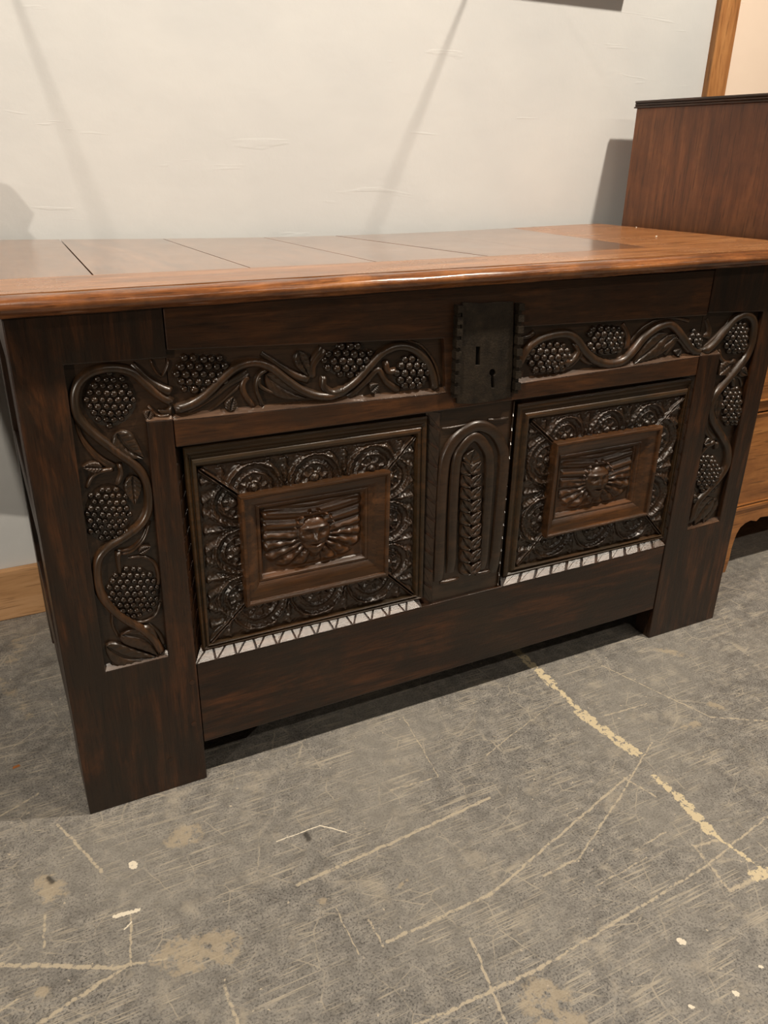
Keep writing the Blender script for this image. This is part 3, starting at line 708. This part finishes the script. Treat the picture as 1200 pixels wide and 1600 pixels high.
# left band of the top rail
S = toprail
strand(S, z2, [(84, 478), (150, 455), (210, 415), (270, 355), (330, 308), (400, 292), (460, 312), (520, 360), (580, 400), (640, 422), (700, 422), (750, 398), (800, 358), (850, 302), (900, 253), (960, 230), (1020, 243), (1068, 290), (1094, 350), (1104, 398)], 32, 1, 0.0105)
strand(S, z2, [(425, 258), (500, 308), (560, 345), (612, 360)], 32, 1, 0.008, (0.5, 0.9))
strand(S, z2, [(622, 355), (625, 300), (668, 240)], 44, 1, 0.007, (0.6, 0.8), groove=0.4)
leafpx(S, z2, (565, 248), (606, 345), 50)
strand(S, z2, [(140, 488), (230, 432), (300, 375), (372, 335)], 34, 1, 0.007, (0.4, 0.8), groove=0.4)
strand(S, z2, [(215, 492), (280, 440), (340, 385)], 20, 1, 0.005, (0.4, 0.6))
strand(S, z2, [(398, 470), (360, 420), (352, 380), (372, 345)], 30, 1, 0.007, (0.6, 0.7))
strand(S, z2, [(432, 468), (404, 400), (412, 345), (448, 318)], 18, 1, 0.008, (0.7, 0.9))
strand(S, z2, [(412, 345), (418, 385), (480, 415), (570, 440)], 18, 1, 0.0075, (1.0, 0.5))
leafpx(S, z2, (440, 340), (600, 430), 74, 0.007, -0.004)
leafpx(S, z2, (300, 480), (312, 425), 44)
strand(S, z2, [(745, 400), (700, 412), (668, 385), (668, 345)], 26, 1, 0.009, (1.1, 0.7))
strand(S, z2, [(765, 430), (830, 372), (880, 322), (915, 370), (965, 405)], 26, 1, 0.007, (0.7, 0.8))
strand(S, z2, [(910, 285), (918, 325), (950, 325)], 22, 1, 0.009, (0.8, 0.9))
leafpx(S, z2, (850, 405), (880, 375), 36)
strand(S, z2, [(1000, 205), (1060, 235), (1105, 300), (1125, 380)], 16, 1, 0.005, (0.4, 0.7))
bunch(S, z2, 195, 338, 118, 80, 34, 4, lambda x, y: y < 470 - (x - 84) * 0.66 + 30 and y > 262, 0.004)
bunch(S, z2, 768, 285, 98, 66, 32, 5, lambda x, y: y > 218 and y < 365, 0.005)
bunch(S, z2, 1012, 332, 74, 70, 29, 6)
# right band of the top rail
strand(S, z6, [(56, 510), (100, 432), (150, 388), (220, 362), (290, 358), (330, 385), (370, 440), (420, 480), (480, 494), (540, 480), (590, 435), (640, 372), (700, 327), (755, 312), (790, 340), (830, 395), (862, 432), (898, 440)], 30, 1, 0.0105)
strand(S, z6, [(235, 532), (305, 502), (345, 455), (352, 420)], 22, 1, 0.007, (0.5, 0.9))
strand(S, z6, [(345, 455), (372, 482), (410, 498)], 24, 1, 0.006, (0.8, 0.5))
strand(S, z6, [(320, 400), (335, 440), (300, 485), (262, 480)], 22, 1, 0.009, (0.7, 1.0))
strand(S, z6, [(70, 380), (110, 372), (140, 352)], 26, 1, 0.006, (0.4, 0.7))
strand(S, z6, [(560, 428), (568, 370), (545, 312)], 28, 1, 0.006, (0.7, 0.5))
strand(S, z6, [(575, 405), (620, 345), (690, 300), (780, 285), (850, 300)], 20, 1, 0.006, (0.5, 0.5))
leafpx(S, z6, (745, 358), (588, 492), 62, 0.007, 0.002)
leafpx(S, z6, (790, 362), (640, 480), 42, 0.006, 0.0)
strand(S, z6, [(735, 455), (770, 410), (795, 380), (832, 425), (850, 440)], 20, 1, 0.007, (0.6, 0.7))
leafpx(S, z6, (785, 455), (800, 425), 30)
bunch(S, z6, 205, 465, 98, 78, 31, 7, lambda x, y: y > 385)
bunch(S, z6, 465, 385, 82, 74, 28, 8, lambda x, y: y < 465)
bunch(S, z6, 868, 390, 36, 46, 24, 9)
# right stile
S = stileR
strand(S, z6, [(908, 446), (960, 400), (1010, 340), (1058, 287), (1105, 270), (1138, 298), (1137, 370), (1112, 450), (1062, 520), (1010, 580), (962, 640), (942, 700), (955, 760), (990, 820), (1020, 882), (1018, 950), (985, 1010), (930, 1072), (880, 1132), (848, 1225)], 26, 1, 0.0105)
strand(S, z6, [(925, 380), (940, 345), (930, 290)], 30, 1, 0.006, (0.8, 0.4))
strand(S, z6, [(920, 420), (980, 360), (1030, 300)], 18, 1, 0.006, (0.5, 0.6))
leafpx(S, z6, (1030, 495), (975, 545), 42)
strand(S, z6, [(985, 430), (992, 470), (1020, 492), (1060, 480)], 16, 1, 0.006, (0.6, 0.8))
leafpx(S, z6, (1075, 520), (1105, 545), 30)
strand(S, z6, [(1042, 555), (1044, 600)], 14, 1, 0.008, (1, 0.9))
strand(S, z6, [(1055, 550), (1080, 560), (1090, 600)], 14, 1, 0.005, (0.6, 0.6))
leafpx(S, z6, (985, 630), (968, 745), 32, 0.006)
strand(S, z6, [(932, 740), (930, 800), (960, 845)], 30, 1, 0.006, (0.3, 0.8), groove=0.4)
strand(S, z6, [(890, 930), (920, 880), (965, 850)], 18, 1, 0.007, (0.5, 0.9))
leafpx(S, z6, (940, 850), (908, 862), 26)
strand(S, z6, [(968, 850), (966, 885)], 14, 1, 0.008, (1, 0.8))
strand(S, z6, [(866, 1060), (880, 1100), (920, 1085)], 18, 1, 0.006, (0.5, 0.6))
leafpx(S, z6, (858, 1115), (880, 1108), 26)
leafpx(S, z6, (952, 1108), (865, 1225), 62, 0.007, -0.004)
leafpx(S, z6, (970, 1112), (905, 1218), 44, 0.006)
bunch(S, z6, 1062, 376, 52, 78, 22, 10)
bunch(S, z6, 1042, 690, 46, 92, 22, 11)
bunch(S, z6, 930, 1000, 60, 88, 21, 12)

# muntin carving: two nested arches and a leafy stem
YF = 0.0078
def mstrand(pts, w, h, name, flat=1, taper=(1, 1)): return strand(muntin, z4, pts, w, 1, h, taper, 0.0, name, 'carve', 6, flat)
mstrand([(142, 1440), (150, 1150), (165, 900), (195, 800), (255, 730), (330, 695), (400, 720), (445, 790), (455, 880), (430, 1150), (405, 1400)], 46, 0.0085, 'outer_arch')
mstrand([(200, 1400), (206, 1150), (222, 880), (250, 800), (310, 745), (362, 790), (385, 880), (368, 1150), (350, 1385)], 42, 0.0095, 'inner_arch')
mstrand([(292, 840), (288, 1100), (282, 1400)], 14, 0.005, 'leaf_stem', 0)
for k in range(9):
    yy = 870 + k * 60
    leafpx(muntin, z4, (288, yy + 52), (248, yy - 4), 44, 0.009, 0.002, 2)
    leafpx(muntin, z4, (290, yy + 52), (338, yy - 10), 42, 0.009, -0.002, 2)
leafpx(muntin, z4, (292, 880), (310, 805), 70, 0.007, 0, 3)
mstrand([(160, 712), (280, 690)], 12, 0.004, 'border_line', 0); mstrand([(380, 668), (480, 660)], 12, 0.004, 'border_line', 0)
mstrand([(150, 1452), (240, 1430)], 14, 0.005, 'border_line', 0); mstrand([(320, 1410), (395, 1392)], 14, 0.005, 'border_line', 0)

# ---- iron lock plate
lk = MB(); yl = 0.0005
outl = [z4(*p) for p in [(243, 96), (330, 100), (420, 94), (486, 92), (484, 250), (480, 420), (470, 548), (400, 566), (300, 582), (214, 580), (222, 400), (232, 250)]]
slot = [z4(*p) for p in [(306, 308), (326, 308), (324, 396), (304, 396)]]
kh = [z4(385 + 15 * math.cos(a), 432 + 17 * math.sin(a)) for a in np.linspace(math.radians(115), math.radians(115 + 310), 14)] + [z4(391, 470), z4(394, 505), z4(380, 505), z4(378, 470)]
lk.holed(outl, [slot, kh], -0.0045, yl)
lock = lk.build('lock_plate', M['iron'], coffer, bevel=0.0006)
lock['label'] = 'dark hammered iron lock plate with slot and keyhole'
xs_ = [z4(300, 300), z4(400, 520)]
MB().box(xs_[0][0] - 0.005, xs_[1][0] + 0.004, -0.0006, 0.0009, xs_[1][1] - 0.004, xs_[0][1] + 0.004).build('keyhole_backing', M['black'], lock)
def notched(x_top, x_bot, z_top, z_bot, wtop):
    mb = MB(); n = 8
    for i in range(n):
        t0 = i / n; t1 = (i + 0.62) / n; t2 = (i + 1) / n
        def pt(t, dx):
            zx = x_top + (x_bot - x_top) * t + dx; return z4(zx, z_top + (z_bot - z_top) * t)
        mb.prism([pt(t0, 0), pt(t0, wtop), pt(t1, wtop * 1.05), pt(t1, 0)], -0.012, 0.001)
        mb.prism([pt(t1, wtop * .15), pt(t1, wtop * .8), pt(t2, wtop * .8), pt(t2, wtop * .15)], -0.008, 0.001)
    return mb.build('notched_strip', M['iron'], lock)
notched(208, 190, 108, 550, 26); notched(500, 480, 98, 530, 26)

# ---- carcass sides, back and bottom
D = 0.635
def side(x0, x1, sgn):
    xo = x0 if sgn < 0 else x1
    pa = MB()
    ob = MB().box(x0, x1, TH, 0.12, 0, TOPZ).build('side_stile', M['oakZ'], coffer, bevel=0.0014)
    MB().box(x0, x1, D - 0.10, D, 0, TOPZ).build('side_stile', M['oakZ'], coffer, bevel=0.0014)
    for za, zb in ((ZRB, 0.2), (0.42, 0.48), (0.70, TOPZ - 0.002)):
        MB().box(x0 + 0.001, x1 - 0.001, 0.12, D - 0.10, za, zb).build('side_rail', M['oakY'], coffer, bevel=0.0014)
    for za, zb in ((0.2, 0.42), (0.48, 0.70)):
        MB().box(x0 + 0.012, x1 - 0.012, 0.118, D - 0.098, za - .002, zb + .002).build('side_panel', M['oakY'], coffer)
side(0.0, 0.045, -1); side(W - 0.045, W, 1)
MB().box(0.045, W - 0.045, D - 0.02, D, ZRB, TOPZ - 0.002).build('back_board', M['oakX'], coffer)
MB().box(0.045, W - 0.045, TH, D - 0.02, ZRB + 0.01, ZRB + 0.03).build('bottom_board', M['oakX'], coffer)
for (px, py) in ((300, 1066), (303, 1131), (266, 1187)):
    x, z = F(px, py); MB().sweep3([(x, -0.0008, z), (x, 0.004, z)], 0.0042, 12).build('peg', M['oakworn'], coffer)

# ---- lid: a long front board with a moulded edge, planks running back to front
LX0, LX1, LYF, LYB = -0.055, 1.470, -0.032, 0.655
def lidz(x, y):
    u = min(1, max(0, x / 1.45)); v = (y - LYF) / (LYB - LYF)
    f = 0.8115 + 0.0095 * u - 0.0 ; b = 0.8105 - 0.0105 * math.sin(math.pi * min(1, max(0, u))) ** 1.2
    return f * (1 - v) + b * v
LT_ = 0.024
def slab(mb, xl0, xl1, xr0, xr1, y0, y1, dz=0.0, nx=6, ny=6, thick=LT_):
    """plank with possibly slanted joints: left edge xl0 (front) to xl1 (back), right edge likewise"""
    top = np.zeros((ny + 1, nx + 1, 3)); 
    for i in range(ny + 1):
        v = i / ny; y = y0 + (y1 - y0) * v; a = xl0 + (xl1 - xl0) * v; b = xr0 + (xr1 - xr0) * v
        for j in range(nx + 1):
            x = a + (b - a) * j / nx; top[i, j] = (x, y, lidz(x, y) + dz)
    bot = top.copy(); bot[..., 2] -= thick
    o = len(mb.v); mb.grid(top); mb.grid(bot); n = (ny + 1) * (nx + 1)
    per = [j for j in range(nx)] + [i * (nx + 1) + nx for i in range(ny)] + [ny * (nx + 1) + j for j in range(nx, 0, -1)] + [i * (nx + 1) for i in range(ny, 0, -1)]
    mb.f += [(o + per[k], o + per[(k + 1) % len(per)], o + n + per[(k + 1) % len(per)], o + n + per[k]) for k in range(len(per))]
    return mb
lidc = MB()
slab(lidc, LX0 + .01, LX0 + .01, LX1 - .01, LX1 - .01, -0.005, D, -0.016, 24, 6, 0.012)
lid = lidc.build('lid', M['oakX'], coffer, recalc=True)
ZL = 0.809
jf = [at(px, py, 2, ZL) for px, py in ((145, 432), (388, 420), (580, 410), (757, 403), (865, 398), (1000, 390))]
jb = [at(px, py, 2, ZL) for px, py in ((95, 375), (272, 376), (435, 371), (548, 366), (690, 362), (815, 357))]
def xl(i, y):
    a, b = jf[i], jb[i]; t = (y - a.y) / (b.y - a.y); return a.x + (b.x - a.x) * max(-.3, min(1.4, t))
YJ = 0.125
joints = [(LX0, LX0)] + [(xl(i, YJ), xl(i, LYB)) for i in range(6)] + [(LX1, LX1)]
gaps = [0, 0.0024, 0.0020, 0.0022, 0.0045, 0.0004, 0.0003, 0]
for k in range(len(joints) - 1):
    a, b = joints[k], joints[k + 1]; g0, g1 = gaps[k] / 2, gaps[k + 1] / 2
    mb = slab(MB(), a[0] + g0, a[1] + g0, b[0] - g1, b[1] - g1, YJ + 0.0003, LYB, 0.0 , 8, 8, 0.016)
    mb.build('lid_plank', M['lidX'] if k == 6 else M['lidY'], lid, smooth=True, angle=40)
mb = slab(MB(), LX0, LX0, LX1, LX1, LYF + 0.0295, YJ, 0, 40, 3, 0.016); mb.build('lid_front_board', M['lidX'], lid, smooth=True, angle=40)
# moulded nosing with a scored line behind it
prof = [(0.0250, -0.0045), (0.0248, -0.0008)] + [(0.0225 - 0.0225 * math.sin(a), -0.0125 + 0.0120 * math.cos(a)) for a in [math.radians(d) for d in range(0, 121, 10)]] + [(0.0050, -0.0200), (0.0060, -0.0206), (0.0085, -0.0212), (0.0100, -0.0238), (0.0145, -0.0262), (0.0320, -0.0262)]
NXX = 60; Gm = np.zeros((NXX + 1, len(prof), 3))
for i in range(NXX + 1):
    x = LX0 + (LX1 - LX0) * i / NXX
    for j, (dy, dz) in enumerate(prof): Gm[i, j] = (x, LYF + dy, lidz(x, LYF + dy) + dz + 0.0004 * math.sin(x * 40 + j))
ns = MB().grid(Gm); o = len(prof); ns.f += [tuple(range(o)), tuple(range(NXX * o, NXX * o + o))]
ns.build('lid_nosing', M['lidedge'], lid, smooth=True, angle=50)
# wandering crack beside the widest joint
cr = spline([tuple(at(px, py, 2, ZL).xy) for px, py in ((660, 383), (690, 389), (720, 395), (762, 401))], 5)
mb = MB()
for i in range(len(cr) - 1):
    (xa, ya), (xb, yb) = cr[i], cr[i + 1]; w = 0.0012 * math.sin(math.pi * (i + .5) / len(cr))
    mb.add([(xa, ya - w, lidz(xa, ya) + .0004), (xb, yb - w, lidz(xb, yb) + .0004), (xb, yb + w, lidz(xb, yb) + .0004), (xa, ya + w, lidz(xa, ya) + .0004)], [(0, 1, 2, 3)])
mb.build('crack', M['black'], lid)
# thin stop moulding directly under the lid
MB().box(0.002, W - 0.002, 0.004, 0.03, TOPZ - 0.008, TOPZ + 0.004).build('top_fillet', M['oakX'], coffer)

# ------------------------------------------------------------------ chest of drawers beside the coffer
BX0, BX1, BY0, BY1, BZ = 1.520, 2.50, 0.150, 0.626, 1.080
bur = thing('chest_of_drawers', 'tall reddish mahogany chest of drawers with reeded top edge beside the coffer', 'chest of drawers', ((BX0 + BX1) / 2, (BY0 + BY1) / 2, 0))
BB = 0.135
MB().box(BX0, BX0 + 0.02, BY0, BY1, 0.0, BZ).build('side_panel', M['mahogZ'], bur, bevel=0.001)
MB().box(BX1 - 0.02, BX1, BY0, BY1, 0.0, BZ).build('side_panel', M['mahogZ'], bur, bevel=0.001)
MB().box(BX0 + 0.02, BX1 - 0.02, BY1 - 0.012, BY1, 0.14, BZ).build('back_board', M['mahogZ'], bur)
MB().box(BX0 + 0.02, BX1 - 0.02, BY0 + 0.02, BY1 - 0.012, 0.15, 0.165).build('bottom_board', M['mahogX_lit'], bur)
top = MB().box(BX0 - 0.006, BX1 + 0.006, BY0 - 0.006, BY1 + 0.004, BZ, BZ + 0.003).box(BX0 + 0.001, BX1 - 0.001, BY0 + 0.001, BY1 - 0.001, BZ + 0.003, BZ + 0.013).box(BX0 - 0.004, BX1 + 0.004, BY0 - 0.004, BY1 + 0.004, BZ + 0.013, BZ + 0.0165)
topo = top.build('top', M['mahogdark'], bur)
for k in range(3):
    z = BZ + 0.0025 + k * 0.0052; e = 0.0045
    pts = [(BX0 - e, BY1, z), (BX0 - e, BY0 - e, z), (BX1 + e, BY0 - e, z), (BX1 + e, BY1, z)]
    r = MB()
    for a, b in zip(pts[:-1], pts[1:]): r.sweep3([a, b], 0.0027, 10)
    r.build('reed_moulding', M['mahogdark'], topo, smooth=True, angle=60)
# front: drawer levels from the photo
zA = at(1198, 627, 1, BY0).z; zB = at(1198, 642, 1, BY0).z; zC = at(1154, 792, 1, BY0).z
rails = [(zC - 0.008, zC), (zB, zA), (0.655, 0.675), (0.865, 0.885), (BZ - 0.02, BZ)]
for za, zb in rails[1:]:
    MB().box(BX0 + 0.02, BX1 - 0.02, BY0 + 0.004, BY0 + 0.05, za, zb).build('drawer_rail', M['mahogX_lit'], bur)
for (l0, l1), (u0, u1) in zip(rails[:-1], rails[1:]):
    dz0, dz1 = l1 + 0.003, u0 - 0.003
    dr = MB().box(BX0 + 0.023, BX1 - 0.023, BY0, BY0 + 0.03, dz0, dz1).build('drawer', M['mahogX_lit'], bur, bevel=0.001)
    cb = MB()
    for q in ((BX0 + .023, BX1 - .023, dz0, dz0 + .003), (BX0 + .023, BX1 - .023, dz1 - .003, dz1), (BX0 + .023, BX0 + .026, dz0, dz1), (BX1 - .026, BX1 - .023, dz0, dz1)):
        cb.box(q[0], q[1], BY0 - 0.003, BY0 + 0.005, q[2], q[3])
    cb.build('cock_bead', M['mahogX_lit'], dr)
    zc = (dz0 + dz1) / 2
    for hx in (BX0 + 0.22, BX1 - 0.22):
        h = MB().lathe([(0.001, 0), (0.020, 0), (0.020, 0.003), (0.008, 0.005), (0.007, 0.014), (0.016, 0.020), (0.017, 0.026), (0.010, 0.031), (0.001, 0.032)], (0, 0, 0), 20)
        h.v = [(hx + x, BY0 - z, zc + y) for x, y, z in h.v]
        h.build('knob', M['brass'], dr, smooth=True, angle=40)
MB().box(BX0 - 0.005, BX1 + 0.005, BY0 - 0.006, BY0 + 0.03, zC - 0.010, zC).build('base_moulding', M['mahogX_lit'], bur, bevel=0.002)
ap = [(BX0, 0.0), (BX0, zC - 0.009)]
edge = [at(px, py, 1, BY0) for px, py in ((1200, 806), (1187, 808), (1181, 814), (1172, 813), (1164, 817), (1156, 824), (1150, 834), (1146, 845), (1142, 858), (1139, 872))]
e2 = [(p.x, p.z) for p in edge]; xm = (BX0 + BX1) / 2
right = [(2 * xm - x, z) for x, z in reversed(e2)]
poly = [(BX0, 0), (BX0, zC - 0.009), (BX1, zC - 0.009), (BX1, 0), (right[0][0] + 0.005, 0)] + right + e2 + [(e2[-1][0] - 0.005, 0)]
MB().prism(poly, BY0 - 0.002, BY0 + 0.018).build('bracket_apron', M['mahogX_lit'], bur, bevel=0.001)
for bx in (BX0 + .02, BX1 - .08): MB().box(bx, bx + .06, BY1 - .03, BY1 - 0.012, 0, 0.14).build('back_foot', M['mahogZ'], bur)

# ------------------------------------------------------------------ unseen chair added left of the coffer to cast the wall shadow
ch = thing('added_shadow_chair', 'unseen balloon back chair added left of the coffer to cast a wall shadow', 'chair', (-0.355, 0.23, 0))
cx, cy = -0.355, 0.23
seat = [(cx - .16, cy - .19), (cx + .16, cy - .19), (cx + .20, cy - .08), (cx + .19, cy + .19), (cx - .19, cy + .19), (cx - .20, cy - .08)]
def zprism(poly, za, zb):
    n = len(poly); mb = MB(); return mb.add([(x, y, za) for x, y in poly] + [(x, y, zb) for x, y in poly], [tuple(range(n)), tuple(range(n, 2 * n))] + [(i, (i + 1) % n, n + (i + 1) % n, n + i) for i in range(n)])
zprism(seat, 0.395, 0.435).build('seat_frame', M['mahogZ'], ch, bevel=0.006)
zprism([(x * .97 + cx * .03, y * .97 + cy * .03) for x, y in seat], 0.435, 0.48).build('seat_cushion', M['velvet'], ch, bevel=0.018)
for sx in (-1, 1):
    MB().sweep3([(cx + sx * .135, cy - .16, .40), (cx + sx * .145, cy - .175, .30), (cx + sx * .135, cy - .16, .12), (cx + sx * .14, cy - .17, 0.0)], [.024, .026, .016, .014], 12).build('leg', M['mahogZ'], ch, smooth=True)
    MB().sweep3([(cx + sx * .150, cy + .175, .40), (cx + sx * .152, cy + .20, .2), (cx + sx * .155, cy + .24, 0.0)], [.018, .016, .015], 12).build('leg', M['mahogZ'], ch, smooth=True)
bk = [(cx + sx, cy + .18 + .08 * (z - .42) / .6, z) for sx, z in ((.165, .40), (.15, .55), (.16, .70), (.178, .80), (.178, .845), (.162, .872), (.182, .90), (.165, .932), (.10, .95), (0, .952), (-.10, .95), (-.165, .932), (-.182, .90), (-.162, .872), (-.178, .845), (-.178, .80), (-.16, .70), (-.15, .55), (-.165, .40))]
MB().sweep3(bk, .019, 12).build('back_frame', M['mahogZ'], ch, smooth=True)
padv = [(x, z) for x, y, z in bk]
pb = MB().prism([(x, z) for x, z in padv], -0.012, 0.012)
pb.v = [(x, y + cy + .18 + .08 * (z - .42) / .6, z) for x, y, z in pb.v]
pb.build('back_pad', M['velvet'], ch)

# ------------------------------------------------------------------ unseen picture and brackets added above the view for their wall shadows
px0, px1, pz0, pz1 = 0.86, 1.502, 1.345, 1.85
pic = thing('added_shadow_picture', 'unseen framed picture added above the coffer to shade the top of the wall', 'picture', ((px0 + px1) / 2, 0.69, pz0))
fr = MB(); fw = 0.05
frame_profile(fr, [(px0, pz1), (px1, pz1), (px1, pz0), (px0, pz0)], [(px0 + fw, pz1 - fw), (px1 - fw, pz1 - fw), (px1 - fw, pz0 + fw), (px0 + fw, pz0 + fw)], [(0, YW - .001), (0, 0.644), (.2, 0.638), (.5, 0.65), (.8, 0.66), (1, 0.672)])
fr.build('picture_frame', M['mahogdark'], pic, recalc=False)
MB().box(px0 + fw - .004, px1 - fw + .004, 0.670, YW - .001, pz0 + fw - .004, pz1 - fw + .004).build('canvas', M['canvas'], pic)
for bx, lab in ((0.068, 'unseen slim bracket added above the left end of the coffer for a shadow streak'), (1.13, 'unseen slim bracket added by the picture for a shadow streak')):
    br = thing('added_shadow_bracket', lab, 'bracket', (bx, YW, 1.45))
    MB().sweep3([(bx, YW - .004, 1.45), (bx, 0.22, 1.45)], 0.0028, 12).build('arm', M['iron'], br, smooth=True)
    MB().box(bx - .02, bx + .02, YW - .006, YW - .0005, 1.42, 1.48).build('wall_plate', M['iron'], br, bevel=.001)

# ------------------------------------------------------------------ small debris
p = at(25, 1197, 2, 0.002)
tag(MB().add([(p.x - .006, p.y - .003, 0), (p.x + .007, p.y - .001, 0), (p.x + .005, p.y + .004, 0), (p.x - .005, p.y + .003, 0), (p.x - .004, p.y, .003), (p.x + .005, p.y + .001, .0035)], [(0, 1, 5, 4), (1, 2, 5), (2, 3, 4, 5), (3, 0, 4), (3, 2, 1, 0)]).build('wood_chip', M['chip']), 'tiny orange wood chip lying on the stone floor', 'chip')
for qx, qy, r, ql in ((1025, 373, .0022, 'larger white paint flake on the coffer lid, nearer its front board'), (994, 357, .0016, 'smaller white paint flake on the coffer lid, close to the chest of drawers')):
    q = at(qx, qy, 2, 0.811); zt = lidz(q.x, q.y) + .0002
    tag(MB().lathe([(r * .7, 0), (r, r * .5), (r * .8, r), (r * .2, r * 1.2)], (q.x, q.y, zt), 7).build('paint_flake', M['lint']), ql, 'flake', 'paint flakes on the lid')
